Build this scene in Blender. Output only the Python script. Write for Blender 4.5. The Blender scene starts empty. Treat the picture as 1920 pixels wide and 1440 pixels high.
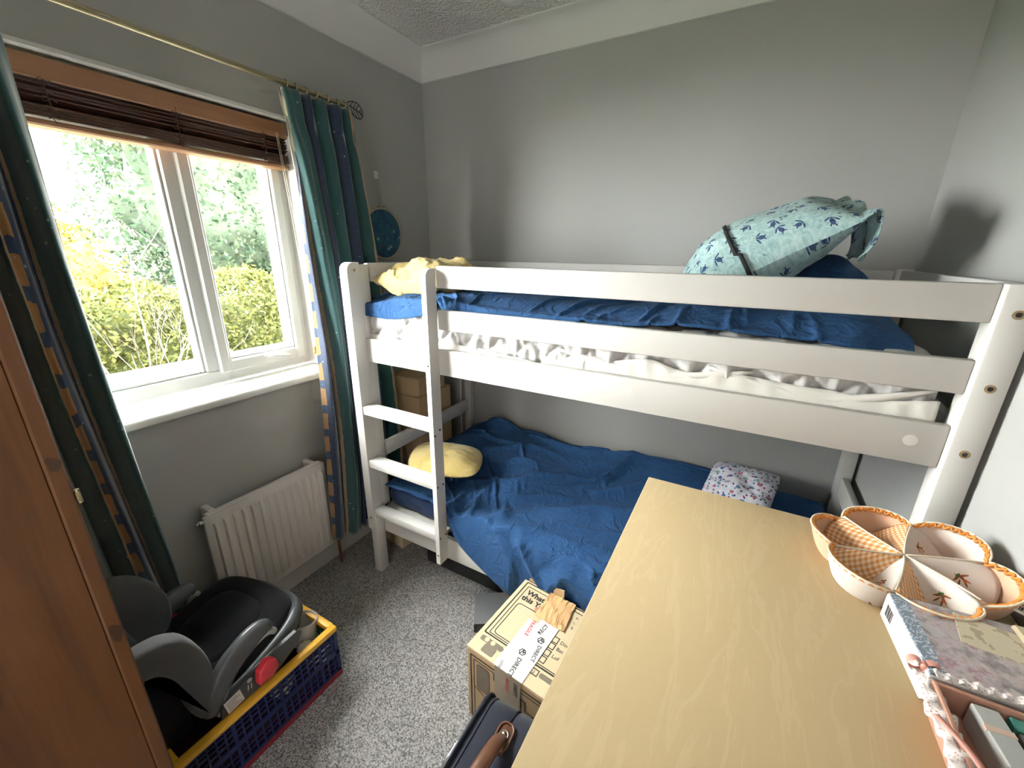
import bpy, bmesh, math, random
import numpy as np
from mathutils import Matrix, Vector

random.seed(7)
scene = bpy.context.scene
COL = scene.collection

# ------------------------------------------------------------------ camera, world, lights, exposure
CAM = (1.5765, -1.8681, 1.4428); YAW, PITCH, ROLL, FPX = 0.5097, -0.3117, 0.0102, 768.92
def cam_matrix():
    cy, sy = math.cos(YAW), math.sin(YAW); cp, sp = math.cos(PITCH), math.sin(PITCH)
    f = Vector((-sy*cp, cy*cp, sp)); r0 = Vector((cy, sy, 0)); u0 = r0.cross(f)
    c, s = math.cos(ROLL), math.sin(ROLL)
    r = c*r0 + s*u0; u = -s*r0 + c*u0
    m = Matrix((r, u, -f)).transposed().to_4x4(); m.translation = CAM
    return m
cd = bpy.data.cameras.new('camera'); cam = bpy.data.objects.new('camera', cd); COL.objects.link(cam)
cam.matrix_world = cam_matrix(); cd.sensor_fit = 'HORIZONTAL'; cd.sensor_width = 36.0; cd.lens = FPX/1920*36.0
cd.clip_start = 0.02; cd.clip_end = 200
scene.camera = cam
scene.view_settings.view_transform = 'Standard'; scene.view_settings.look = 'None'
scene.view_settings.gamma = 1.0; scene.view_settings.use_curve_mapping = False
scene.view_settings.exposure = 0.31
SKY_STRENGTH = 62.0
FILL_WATTS = 12.0  # power of the added fill lamp behind the camera
w = bpy.data.worlds.new('overcast_sky'); scene.world = w; w.use_nodes = True
nt = w.node_tree; nt.nodes.clear()
bg = nt.nodes.new('ShaderNodeBackground'); wo = nt.nodes.new('ShaderNodeOutputWorld')
bg.inputs[0].default_value = (1.0, 0.985, 0.955, 1); bg.inputs[1].default_value = SKY_STRENGTH
nt.links.new(bg.outputs[0], wo.inputs[0])
la = bpy.data.lights.new('fill_light', 'AREA'); la.shape = 'RECTANGLE'; la.size = 0.76; la.size_y = 1.9
la.energy = FILL_WATTS; la.color = (1.0, 0.965, 0.91)
lo = bpy.data.objects.new('fill_light', la); COL.objects.link(lo)
lo.location = (1.42, -2.80, 1.02); lo.rotation_euler = (math.radians(90), 0, 0)   # added fill lamp, filling the doorway opening behind the camera
scene.cycles.max_bounces = 10; scene.cycles.diffuse_bounces = 6; scene.cycles.transparent_max_bounces = 16
scene.cycles.use_denoising = True
scene.cycles.caustics_reflective = False; scene.cycles.caustics_refractive = False
scene.cycles.sample_clamp_indirect = 12.0

# ------------------------------------------------------------------ numpy noise
def _hash(ix, iy, iz):
    n = (ix.astype(np.int64)*374761393 + iy.astype(np.int64)*668265263 + iz.astype(np.int64)*2147483647) & 0xffffffff
    n = ((n ^ (n >> 13))*1274126177) & 0xffffffff
    return ((n ^ (n >> 16)) & 0xffff)/65535.0
def vnoise(x, y, z=0.0):
    x, y, z = np.broadcast_arrays(np.asarray(x, float), np.asarray(y, float), np.asarray(z, float))
    ix, iy, iz = np.floor(x), np.floor(y), np.floor(z)
    fx, fy, fz = x-ix, y-iy, z-iz
    fx, fy, fz = [t*t*(3-2*t) for t in (fx, fy, fz)]
    r = 0
    for a in (0, 1):
        for b in (0, 1):
            for c in (0, 1):
                wgt = (fx if a else 1-fx)*(fy if b else 1-fy)*(fz if c else 1-fz)
                r = r + wgt*_hash(ix+a, iy+b, iz+c)
    return r*2-1
def fbm(x, y, z=0.0, o=3):
    r = 0; a = 1.0; f = 1.0
    for i in range(o):
        r = r + a*vnoise(np.asarray(x)*f+i*17.3, np.asarray(y)*f-i*9.1, np.asarray(z)*f+i*5.7); a *= .5; f *= 2
    return r
def smooth(a, b, x):
    t = np.clip((np.asarray(x, float)-a)/(b-a), 0, 1); return t*t*(3-2*t)

# ------------------------------------------------------------------ node helper: sockets with arithmetic
class S:
    def __init__(s, t, o): s.t, s.o = t, o
    def _m(s, op, *a): return s.t.math(op, s, *a)
    def __add__(s, b): return s._m('ADD', b)
    __radd__ = __add__
    def __sub__(s, b): return s._m('SUBTRACT', b)
    def __rsub__(s, b): return s.t.math('SUBTRACT', b, s)
    def __mul__(s, b): return s._m('MULTIPLY', b)
    __rmul__ = __mul__
    def __truediv__(s, b): return s._m('DIVIDE', b)
    def __lt__(s, b): return s._m('LESS_THAN', b)
    def __gt__(s, b): return s._m('GREATER_THAN', b)
    def min(s, b): return s._m('MINIMUM', b)
    def max(s, b): return s._m('MAXIMUM', b)
    def abs(s): return s._m('ABSOLUTE')
    def fract(s): return s._m('FRACT')
    def floor(s): return s._m('FLOOR')
    def sin(s): return s._m('SINE')
    def cos(s): return s._m('COSINE')
class T:
    def __init__(s, m): s.m = m; s.nt = m.node_tree
    def n(s, k, **kw):
        q = s.nt.nodes.new(k)
        for a, b in kw.items(): setattr(q, a, b)
        return q
    def put(s, sock, v):
        if isinstance(v, S): s.nt.links.new(v.o, sock)
        elif v is not None:
            if isinstance(v, (tuple, list)) and len(v) == 3 and sock.type == 'RGBA': v = (*v, 1)
            sock.default_value = v
    def math(s, op, *a):
        q = s.n('ShaderNodeMath', operation=op)
        for i, v in enumerate(a): s.put(q.inputs[i], v)
        return S(s, q.outputs[0])
    def obj(s): return S(s, s.n('ShaderNodeTexCoord').outputs['Object'])
    def gen(s): return S(s, s.n('ShaderNodeTexCoord').outputs['Generated'])
    def uv(s): return S(s, s.n('ShaderNodeTexCoord').outputs['UV'])
    def rand(s): return S(s, s.n('ShaderNodeNewGeometry').outputs['Random Per Island'])
    def sep(s, v):
        q = s.n('ShaderNodeSeparateXYZ'); s.put(q.inputs[0], v); return [S(s, o) for o in q.outputs]
    def comb(s, x, y, z):
        q = s.n('ShaderNodeCombineXYZ')
        for i, v in enumerate((x, y, z)): s.put(q.inputs[i], v)
        return S(s, q.outputs[0])
    def scale(s, v, sc):
        q = s.n('ShaderNodeMapping'); s.put(q.inputs['Vector'], v); q.inputs['Scale'].default_value = sc if isinstance(sc, tuple) else (sc,)*3
        return S(s, q.outputs[0])
    def noise(s, v, sc, det=3.0, rough=.5, dist=0.0):
        q = s.n('ShaderNodeTexNoise'); s.put(q.inputs['Vector'], v)
        q.inputs['Scale'].default_value = sc; q.inputs['Detail'].default_value = det; q.inputs['Roughness'].default_value = rough; q.inputs['Distortion'].default_value = dist
        return S(s, q.outputs['Fac'])
    def voro(s, v, sc, feat='F1', dims='3D'):
        q = s.n('ShaderNodeTexVoronoi', feature=feat, voronoi_dimensions=dims); s.put(q.inputs['Vector'], v); q.inputs['Scale'].default_value = sc
        return S(s, q.outputs['Distance']), S(s, q.outputs['Color']) if 'Color' in q.outputs else None, S(s, q.outputs['Position']) if 'Position' in q.outputs else None
    def ramp(s, f, stops, interp='LINEAR'):
        q = s.n('ShaderNodeValToRGB'); q.color_ramp.interpolation = interp; s.put(q.inputs[0], f)
        e = q.color_ramp.elements
        while len(e) < len(stops): e.new(0.5)
        for i, (p, c) in enumerate(stops):
            e[i].position = p; e[i].color = (*c, 1) if len(c) == 3 else c
        return S(s, q.outputs[0])
    def mix(s, f, a, b, mode='MIX'):
        q = s.n('ShaderNodeMix', data_type='RGBA', blend_type=mode); s.put(q.inputs[0], f); s.put(q.inputs[6], a); s.put(q.inputs[7], b)
        return S(s, q.outputs[2])
MATS = {}
def mat(name, fn=None, color=(.5,.5,.5), rough=.6, metal=0.0, spec=.5, sheen=0.0, coat=0.0, trans=0.0):
    """Principled material; fn(t) may return dict(color, rough, bump, bump_d, normal strength)."""
    if name in MATS: return MATS[name]
    m = bpy.data.materials.new(name); m.use_nodes = True; t = T(m)
    p = m.node_tree.nodes['Principled BSDF']
    d = dict(color=color, rough=rough)
    if fn: d.update(fn(t))
    t.put(p.inputs['Base Color'], d['color']); t.put(p.inputs['Roughness'], d['rough']); p.inputs['Metallic'].default_value = metal
    p.inputs['Specular IOR Level'].default_value = spec
    p.inputs['Sheen Weight'].default_value = sheen; p.inputs['Coat Weight'].default_value = coat
    if trans: p.inputs['Transmission Weight'].default_value = trans
    if 'bump' in d:
        b = t.n('ShaderNodeBump'); b.inputs['Strength'].default_value = d.get('bs', .5); b.inputs['Distance'].default_value = d.get('bd', .002)
        t.put(b.inputs['Height'], d['bump']); m.node_tree.links.new(b.outputs[0], p.inputs['Normal'])
    MATS[name] = m
    return m

# ------------------------------------------------------------------ mesh builder (world coordinates)
class MB:
    def __init__(s): s.v = []; s.f = []; s.uv = []; s.has_uv = False
    def add(s, v, f, uv=None):
        o = len(s.v); s.v += [tuple(map(float, p)) for p in v]; s.f += [tuple(o+i for i in q) for q in f]
        if uv is not None: s.has_uv = True; s.uv += [tuple(map(float, p)) for p in uv]
        else: s.uv += [(0.0, 0.0)]*len(v)
        return s
    def box(s, x0, x1, y0, y1, z0, z1, bev=.002, M=None, seg=1):
        b = min(bev, .45*min(abs(x1-x0), abs(y1-y0), abs(z1-z0)))
        bm = bmesh.new(); bmesh.ops.create_cube(bm, size=1.0)
        for q in bm.verts: q.co = Vector(((x0+x1)/2+q.co.x*(x1-x0), (y0+y1)/2+q.co.y*(y1-y0), (z0+z1)/2+q.co.z*(z1-z0)))
        if b > 0: bmesh.ops.bevel(bm, geom=bm.edges[:], offset=b, segments=seg, profile=.5, affect='EDGES')
        if M is not None: bm.transform(M)
        bm.verts.index_update()
        s.add([q.co[:] for q in bm.verts], [[q.index for q in f.verts] for f in bm.faces]); bm.free(); return s
    def tube(s, pts, r, seg=10, caps=True, rz=None, up=(0,0,1)):
        pts = [Vector(p) for p in pts]; n = len(pts); V = []; F = []
        rr = r if isinstance(r, (list, tuple)) else [r]*n
        r2 = rz if isinstance(rz, (list, tuple)) else ([rz]*n if rz else rr)
        prev = None
        for i, p in enumerate(pts):
            d = (pts[min(i+1, n-1)]-pts[max(i-1, 0)]).normalized()
            a = prev if prev is not None else Vector(up)
            a = a - d*a.dot(d)
            if a.length < 1e-4:
                a = Vector((1, 0, 0)) if abs(d.x) < .9 else Vector((0, 1, 0)); a = a-d*a.dot(d)
            a.normalize(); prev = a; b = d.cross(a)
            for k in range(seg):
                t = 2*math.pi*k/seg; V.append(p+a*(math.cos(t)*r2[i])+b*(math.sin(t)*rr[i]))
        for i in range(n-1):
            for k in range(seg):
                k2 = (k+1) % seg; F.append((i*seg+k, i*seg+k2, (i+1)*seg+k2, (i+1)*seg+k))
        if caps: F.append(tuple(range(seg))[::-1]); F.append(tuple((n-1)*seg+k for k in range(seg)))
        return s.add(V, F)
    def lathe(s, prof, M=None, seg=24, caps=True):
        V = []; F = []; n = len(prof)
        for r, z in prof:
            for k in range(seg):
                t = 2*math.pi*k/seg; V.append(Vector((r*math.cos(t), r*math.sin(t), z)))
        for i in range(n-1):
            for k in range(seg):
                k2 = (k+1) % seg; F.append((i*seg+k, i*seg+k2, (i+1)*seg+k2, (i+1)*seg+k))
        if caps: F.append(tuple(range(seg))[::-1]); F.append(tuple((n-1)*seg+k for k in range(seg)))
        if M is not None: V = [M @ q for q in V]
        return s.add(V, F)
    def prism(s, poly, axis, a, b, M=None):
        """extrude a 2-D polygon along axis x/y/z between a and b (poly gives the other two coordinates in order)"""
        n = len(poly); V = []
        for c in (a, b):
            for p, q in poly:
                V.append({'x': (c, p, q), 'y': (p, c, q), 'z': (p, q, c)}[axis])
        F = [tuple(range(n))[::-1], tuple(range(n, 2*n))]+[(i, (i+1) % n, n+(i+1) % n, n+i) for i in range(n)]
        if M is not None: V = [M @ Vector(q) for q in V]
        return s.add(V, F)
    def grid(s, P, uv=None, cu=False, cv=False):
        P = np.asarray(P); n, m, _ = P.shape
        F = []
        for i in range(n if cu else n-1):
            for j in range(m if cv else m-1):
                i2, j2 = (i+1) % n, (j+1) % m; F.append((i*m+j, i2*m+j, i2*m+j2, i*m+j2))
        return s.add(P.reshape(-1, 3).tolist(), F, None if uv is None else np.asarray(uv).reshape(-1, 2).tolist())
    def xf(s, M):
        s.v = [tuple(M @ Vector(q)) for q in s.v]; return s
    def build(s, name, m, parent=None, sharp=35, smooth=True, flip=True):
        me = bpy.data.meshes.new(name); me.from_pydata(s.v, [], s.f)
        if s.has_uv:
            l = me.uv_layers.new(name='UVMap'); idx = np.empty(len(me.loops), dtype=np.int32); me.loops.foreach_get('vertex_index', idx)
            l.data.foreach_set('uv', np.asarray(s.uv, dtype=np.float32)[idx].ravel())
        if flip:
            bm = bmesh.new(); bm.from_mesh(me); bmesh.ops.recalc_face_normals(bm, faces=bm.faces[:]); bm.to_mesh(me); bm.free()
        if smooth:
            me.polygons.foreach_set('use_smooth', [True]*len(me.polygons)); me.set_sharp_from_angle(angle=math.radians(sharp))
        me.materials.append(m); me.update()
        o = bpy.data.objects.new(name, me); COL.objects.link(o)
        if parent is not None: attach(o, parent)
        return o
def local(root): return Matrix.LocRotScale(root.location, root.rotation_euler, root.scale)
def world_of(o):
    m = local(o)
    return world_of(o.parent) @ o.matrix_parent_inverse @ m if o.parent else m
def attach(o, parent):
    o.parent = parent; o.matrix_parent_inverse = world_of(parent).inverted()
def tag(o, label, cat, group=None, kind=None):
    o['label'] = label; o['category'] = cat
    if group: o['group'] = group
    if kind: o['kind'] = kind
    return o
def thing(name, label, cat, loc=(0,0,0), group=None):
    o = bpy.data.objects.new(name, None); COL.objects.link(o); o.location = loc; o.empty_display_size = .05
    return tag(o, label, cat, group)
def struct(o, label):
    o['kind'] = 'structure'; o['label'] = label; return o
def solid(o, th, off=-1):
    md = o.modifiers.new('thickness', 'SOLIDIFY'); md.thickness = th; md.offset = off; return o
def sub(o, n=1):
    md = o.modifiers.new('smooth', 'SUBSURF'); md.levels = n; md.render_levels = n; return o
def Rz(a): return Matrix.Rotation(math.radians(a), 4, 'Z')
def Rx(a): return Matrix.Rotation(math.radians(a), 4, 'X')
def Ry(a): return Matrix.Rotation(math.radians(a), 4, 'Y')
def Tr(*p): return Matrix.Translation(p)

# ------------------------------------------------------------------ cloth relaxation (position based, on a grid)
def relax(P, ru, rv, collide, steps=120, iters=4, g=-0.9, seed=1, bend=.25, shear=.5):
    """P (n,m,3); ru (n-1,m) rest lengths along the first index, rv (n,m-1) along the second."""
    P = P.copy(); V = np.zeros_like(P); dt = 1/40
    def con(A, B, rest, k):
        d = B-A; L = np.sqrt((d*d).sum(-1))+1e-9; c = (k*.5*(L-rest)/L)[..., None]*d
        A += c; B -= c
    rd = np.sqrt(ru[:, :-1]**2+rv[:-1, :]**2)
    for st in range(steps):
        V[..., 2] += g*dt; V *= .94
        Q = P+V*dt
        for it in range(iters):
            for o in (0, 1):
                n2 = (Q.shape[0]-o)//2*2+o
                con(Q[o:n2:2], Q[o+1:n2:2], ru[o:n2-1:2], 1.0)
                m2 = (Q.shape[1]-o)//2*2+o
                con(Q[:, o:m2:2], Q[:, o+1:m2:2], rv[:, o:m2-1:2], 1.0)
            for o in (0, 1):
                n2 = (Q.shape[0]-o)//2*2+o
                con(Q[o:n2:2, :-1], Q[o+1:n2:2, 1:], rd[o:n2-1:2], shear)
                con(Q[o:n2:2, 1:], Q[o+1:n2:2, :-1], rd[o:n2-1:2], shear)
            for o in (0, 1, 2, 3):                                  # bending: keep every second vertex apart
                a = Q[o:-2:4]; b = Q[o+2::4][:len(a)]; con(a, b, (ru[o:-1:4]+ru[o+1::4][:len(a)])[:len(a)], bend)
                a = Q[:, o:-2:4]; b = Q[:, o+2::4][:, :a.shape[1]]; con(a, b, (rv[:, o:-1:4]+rv[:, o+1::4][:, :a.shape[1]])[:, :a.shape[1]], bend)
            Q = collide(Q, P)
        V = (Q-P)/dt; P = Q
        sp = np.sqrt((V*V).sum(-1, keepdims=True)); V *= np.minimum(1, 1.2/(sp+1e-9))
    return P
# ------------------------------------------------------------------ materials
def paint(name, c, rough=.75, sc=180, bd=.0006, bs=.35):
    return mat(name, lambda t: dict(color=t.mix(t.noise(t.obj(), 3, 2), tuple(v*.97 for v in c), tuple(min(1, v*1.03) for v in c)), bump=t.noise(t.obj(), sc, 2), bd=bd, bs=bs), rough=rough, spec=.3)
M_WALL = paint('grey_wall_paint', (.42, .422, .41), .8)
M_WHITEP = paint('white_gloss_paint', (.80, .79, .77), .35, 40, .0004, .2)
M_COVE = paint('white_coving_paint', (.74, .74, .72), .8)
def _ceil(t):
    o = t.obj(); a = t.noise(o, 70, 4, .6); d, _, _ = t.voro(o, 95)
    return dict(color=(.82, .815, .79), bump=a*.6+d*.7, bd=.012, bs=1.0)
M_CEIL = mat('textured_ceiling', _ceil, rough=.9, spec=.2)
def _carpet(t):
    o = t.obj(); d, c, _ = t.voro(o, 260); n = t.noise(o, 420, 2, .7); big = t.noise(o, 9, 3)
    k = t.ramp(n*.65+t.sep(c)[0]*.45, [(.27, (.06, .056, .057)), (.48, (.36, .345, .34)), (.70, (.78, .76, .75))])
    return dict(color=t.mix(big*.35, k, (.26, .25, .247)), bump=n+d, bd=.006, bs=.9)
M_CARPET = mat('grey_flecked_carpet', _carpet, rough=.95, spec=.1, sheen=.15)
M_BED = mat('white_painted_wood', lambda t: dict(color=t.mix(t.noise(t.obj(), 6, 2), (.655, .64, .612), (.685, .67, .645)), bump=t.noise(t.scale(t.obj(), (4, 40, 40)), 6, 3), bd=.0004, bs=.15), rough=.42)
M_UPVC = mat('white_plastic_frame', color=(.82, .83, .82), rough=.3)
M_SILL = mat('white_sill_gloss', color=(.84, .84, .82), rough=.3)
M_RAD = mat('white_enamel', color=(.78, .745, .72), rough=.38)
M_BRASS = mat('antique_brass', color=(.42, .36, .24), rough=.32, metal=1.0)
M_STEEL = mat('steel', color=(.6, .6, .6), rough=.3, metal=1.0)
M_COPPER = mat('copper', color=(.55, .3, .2), rough=.35, metal=1.0)
M_BOLT = mat('bolt_brass', color=(.45, .33, .2), rough=.35, metal=1.0)
M_DARKM = mat('dark_metal', color=(.05, .05, .05), rough=.4, metal=.8)
M_BLACK = mat('black_plastic', color=(.018, .018, .02), rough=.45)
def wood(name, dark, light, sc=1.0, axis=2, rough=.5, bd=.0006, ring=14, coat=0.0):
    st = [22, 22, 22]; st[axis] = 1.6
    def f(t):
        o = t.scale(t.obj(), tuple(v*sc for v in st)); n = t.noise(o, 1.0, 5, .55, .35)
        st2 = [60, 60, 60]; st2[axis] = 3
        fine = t.noise(t.scale(t.obj(), tuple(v*sc for v in st2)), 2.2, 4, .65)
        r = ((n*ring).sin()*.5+.5)
        return dict(color=t.mix(fine*.45, t.ramp(r*.55+n*.45, [(.15, dark), (.85, light)]), tuple(v*.62 for v in dark)), bump=fine, bd=bd, bs=.25)
    return mat(name, f, rough=rough, coat=coat)
M_PINE = wood('stained_pine', (.080, .028, .007), (.148, .057, .015), 1.0, 2, .42)
def _maple(t):
    x, y, z = t.sep(t.obj())
    n = t.noise(t.comb(x*13, y*1.9, z*13), 1.0, 5, .6, .6)
    lines = t.ramp(((n*46).sin()*.5+.5), [(.0, (.0,)*3), (.80, (.0,)*3), (.97, (1,)*3)])
    fine = t.noise(t.comb(x*170, y*9, z*170), 1.0, 3, .6); mot = t.noise(t.comb(x*7, y*3, z*7), 1, 3)
    c = t.mix(mot, (.52, .395, .22), (.60, .465, .275)); c = t.mix(lines*.24, c, (.70, .56, .36)); c = t.mix(fine*.30, c, (.50, .36, .19))
    return dict(color=c, bump=fine, bd=.0003, bs=.12)
M_MAPLE = mat('maple_veneer', _maple, rough=.48, spec=.35)
M_BLINDV = wood('blind_valance_wood', (.26, .12, .055), (.36, .18, .09), 1.0, 1, .45)
M_BLINDS = mat('blind_slat_wood', lambda t: dict(color=t.mix(t.noise(t.scale(t.obj(), (20, 2, 60)), 1, 3), (.050, .020, .013), (.085, .034, .022))), rough=.38)
M_CARD = mat('brown_cardboard', lambda t: dict(color=t.mix(t.noise(t.obj(), 60, 4, .7), (.46, .31, .17), (.58, .42, .25)), bump=t.noise(t.scale(t.obj(), (4, 4, 200)), 3, 2), bd=.0004, bs=.2), rough=.85, spec=.2)
M_CARDTOP = mat('pale_cardboard', lambda t: dict(color=t.mix(t.noise(t.obj(), 90, 4, .7), (.60, .48, .30), (.68, .56, .38)), bump=t.noise(t.obj(), 50, 3), bd=.0006, bs=.2), rough=.8, spec=.2)
M_INK = mat('printing_ink', color=(.035, .032, .03), rough=.8)
M_INKG = mat('printing_ink_grey', lambda t: dict(color=t.mix(t.noise(t.obj(), 200, 2), (.17, .14, .10), (.24, .2, .15))), rough=.8)
M_INKR = mat('red_ink', color=(.6, .05, .05), rough=.7)
M_TAPEW = mat('white_parcel_tape', color=(.85, .85, .83), rough=.25)
M_TAPEC = mat('grey_clear_tape', color=(.40, .33, .25), rough=.2)
M_TAPEB = mat('brown_parcel_tape', lambda t: dict(color=t.mix(t.noise(t.obj(), 25, 3), (.66, .38, .17), (.76, .48, .25)), bump=t.noise(t.scale(t.obj(), (55, 9, 9)), 2, 3, .6, 1.0), bd=.007, bs=.8), rough=.3)
def fabric(name, a, b, sc=500, rough=.9, sheen=.2, bd=.0006, bs=.4, big=8):
    return mat(name, lambda t: dict(color=t.mix(t.noise(t.obj(), big, 3), a, b), bump=t.noise(t.obj(), sc, 3, .7), bd=bd, bs=bs), rough=rough, sheen=sheen, spec=.15)
def _cotton(t):
    o = t.obj(); r1 = (t.noise(o, 13, 3, .55, .9)-.5).abs(); r2 = (t.noise(t.scale(o, (1.0, 1.7, 1.0)), 31, 3, .6, .6)-.5).abs()
    return dict(color=t.mix(t.noise(o, 5, 3), (.020, .066, .170), (.030, .088, .212)), bump=(r1*-3.0).max(-.45)+(r2*-1.6).max(-.4)*.5+t.noise(o, 700, 2)*.03, bd=.012, bs=.55)
M_BLUE = mat('blue_cotton', _cotton, rough=.85, sheen=.03, spec=.12)
M_NAVYSHEET = fabric('navy_sheet', (.010, .022, .065), (.016, .032, .085), 700, .9, .1)
M_YELLOW = fabric('yellow_terry', (.62, .47, .15), (.72, .57, .24), 260, .95, .5, .003, .9, 14)
M_QUILT = fabric('white_quilt_cotton', (.60, .595, .59), (.635, .63, .62), 600, .85, .1, .0003, .2)
M_SHEETW = fabric('white_sheet_cotton', (.69, .67, .62), (.72, .70, .66), 600, .7, .1, .0003, .2)

# repeated print: Voronoi cells with a small figure in each
def _cells(t, scale, rnd=1.0):
    x, y, _ = t.sep(t.uv()); q = t.n('ShaderNodeTexVoronoi', voronoi_dimensions='2D'); t.put(q.inputs['Vector'], t.comb(x, y, 0.0)); q.inputs['Scale'].default_value = scale; q.inputs['Randomness'].default_value = rnd
    px, py, _ = t.sep(S(t, q.outputs['Position'])); cr, cg, cb = t.sep(S(t, q.outputs['Color']))
    return (x-px)*scale, (y-py)*scale, cr, cg, cb
def _ell(x, y, cx, cy, a, b, ang=0.0):
    c, s = math.cos(ang), math.sin(ang); dx, dy = x-cx, y-cy
    u = (dx*c+dy*s)/a; v = (dy*c-dx*s)/b
    return u*u+v*v
def _turtle(t):
    x, y, cr, cg, cb = _cells(t, 18.5, .75)
    an = cr*4.2; c, s = an.cos(), an.sin(); X = x*c+y*s; Y = y*c-x*s
    k = _ell(X, Y, 0, 0, .15, .11)
    for cx, cy, a, b, r in ((.185, 0, .055, .045, 0), (.13, .17, .15, .04, 2.2), (.13, -.17, .15, .04, -2.2), (-.15, .09, .07, .028, 2.5), (-.15, -.09, .07, .028, -2.5)):
        k = k.min(_ell(X, Y, cx, cy, a, b, r))
    tur = k < 1.0
    shell = t.noise(t.uv(), 160, 2) > .45
    x2, y2, r2, g2, b2 = _cells(t, 52.0, 1.0)
    cl = t.noise(t.scale(t.uv(), 1.0), 13, 1) > .60
    dots = (_ell(x2, y2, 0, 0, .3, .16) < 1.0)*cl
    sw = t.noise(t.uv(), 40, 4, .6, 2.2)
    base = t.ramp(sw, [(.33, (.24, .38, .40)), (.52, (.36, .52, .52)), (.68, (.46, .60, .585))])
    c1 = t.mix(tur, t.mix(dots*.75, base, (.03, .06, .12)), t.mix(shell, (.022, .036, .10), (.055, .09, .19)))
    return dict(color=c1, bump=t.noise(t.obj(), 600, 2), bd=.0003, bs=.3)
M_TURTLE = mat('turtle_print_cotton', _turtle, rough=.85, spec=.15, sheen=.1)
def _floral(t):
    x, y, r, g, b = _cells(t, 26, .9); x2, y2, r2, g2, b2 = _cells(t, 60, 1.0)
    n = t.noise(t.uv(), 90, 2)
    blob = (_ell(x, y, 0, 0, .26, .18)+n*1.1-.55) < .75
    dot = _ell(x2, y2, 0, 0, .22, .22) < 1.0
    col = t.ramp(r, [(0, (.42, .14, .20)), (.22, (.07, .12, .28)), (.42, (.38, .30, .36)), (.58, (.12, .22, .34)), (.7, (.45, .22, .28)), (.85, (.24, .32, .26))], 'CONSTANT')
    col2 = t.ramp(r2, [(0, (.1, .05, .15)), (.35, (.7, .7, .75)), (.6, (.06, .2, .35)), (.8, (.4, .05, .1))], 'CONSTANT')
    return dict(color=t.mix(blob, t.mix(dot, (.60, .60, .66), col2), col))
M_FLORAL = mat('small_floral_cotton', _floral, rough=.85, spec=.15)

# striped velvet curtain: u = distance across the cloth in repeats, v = metres down
def _curtain(t):
    u, v, _ = t.sep(t.uv())
    f = (u+(t.noise(t.comb(u*1.0, v*9, 0.0), 2.0, 4, .7)-.5)*.045).fract()
    st = t.ramp(f, [(0, (.33, .175, .06)), (.105, (.013, .024, .062)), (.46, (.30, .20, .11)), (.51, (.012, .064, .064)), (.95, (.33, .21, .11))], 'CONSTANT')
    blk = (t.math('FRACT', v*9.5+(t.noise(t.comb(u, v, 0.0), 6, 2)-.5)*.3) > .66)*(f < .105)
    c = t.mix(blk, st, (.02, .05, .11))
    wear = t.noise(t.comb(u*14, v*70, 0.0), 1.0, 3, .7); d, _, _ = t.voro(t.comb(u*7, v*28, 0.0), 1.0)
    c = t.mix((wear-.30)*.6, c, (.06, .085, .11)); c = t.mix((d < .10)*.5, c, (.30, .42, .42))
    return dict(color=c, bump=t.noise(t.comb(u*60, v*200, 0.0), 1, 2), bd=.0006, bs=.3)
M_CURT = mat('striped_velvet', _curtain, rough=.8, sheen=.55, spec=.2)
M_LINING = fabric('cream_lining', (.55, .48, .36), (.62, .55, .42))

# ------------------------------------------------------------------ room shell
L = 2.045; YF = -2.75; ZC = 2.34; TW = .28                              # right wall, front wall, ceiling, window-wall thickness
WY0, WY1, WZ0, WZ1 = -1.93, -.742, .93, 1.908                          # window opening
mb = MB(); mb.box(-.05, L+.05, YF-.05, .05, -.1, 0, 0); struct(mb.build('floor', M_CARPET, smooth=False), 'grey flecked carpet covering the bedroom floor')
mb = MB(); mb.box(-TW, L+.12, YF-.12, .12, ZC, ZC+.1, 0); struct(mb.build('ceiling', M_CEIL, smooth=False), 'white stippled ceiling')
mb = MB(); mb.box(-TW, L+.12, 0, .12, 0, ZC, 0); struct(mb.build('wall_back', M_WALL, smooth=False), 'grey painted wall behind the bunk bed')
mb = MB(); mb.box(L, L+.12, YF, 0, 0, ZC, 0); struct(mb.build('wall_right', M_WALL, smooth=False), 'grey painted wall at the foot of the bunk bed')
mb = MB()
mb.box(-TW, 0, YF, WY0, 0, ZC, 0); mb.box(-TW, 0, WY1, 0, 0, ZC, 0); mb.box(-TW, 0, WY0, WY1, 0, WZ0, 0); mb.box(-TW, 0, WY0, WY1, WZ1, ZC, 0)
struct(mb.build('wall_left', M_WALL, smooth=False), 'grey painted wall around the window')
mb = MB(); mb.box(-TW, 1.02, YF-.12, YF, 0, ZC, 0); mb.box(1.82, L+.12, YF-.12, YF, 0, ZC, 0); mb.box(1.02, 1.82, YF-.12, YF, 2.0, ZC, 0)  # unseen doorway opening, added to hold the fill lamp
struct(mb.build('wall_front', M_WALL, smooth=False), 'grey wall with a doorway opening added for the fill lamp')
mb = MB(); mb.box(.9, 1.94, YF-.16, YF-.13, -.05, 2.1, 0); struct(mb.build('wall_sky_block', M_WALL, smooth=False), 'unseen panel added behind the doorway opening to keep out sky light')  # unseen panel added behind the fill lamp to block sky light
mb = MB(); mb.box(1.0, 1.045, YF-.13, YF+.012, 0, 2.02, .003); mb.box(1.795, 1.84, YF-.13, YF+.012, 0, 2.02, .003); mb.box(1.0, 1.84, YF-.13, YF+.012, 1.985, 2.03, .003)
struct(mb.build('trim_1', M_WHITEP), 'white door frame around the added doorway opening')
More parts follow.
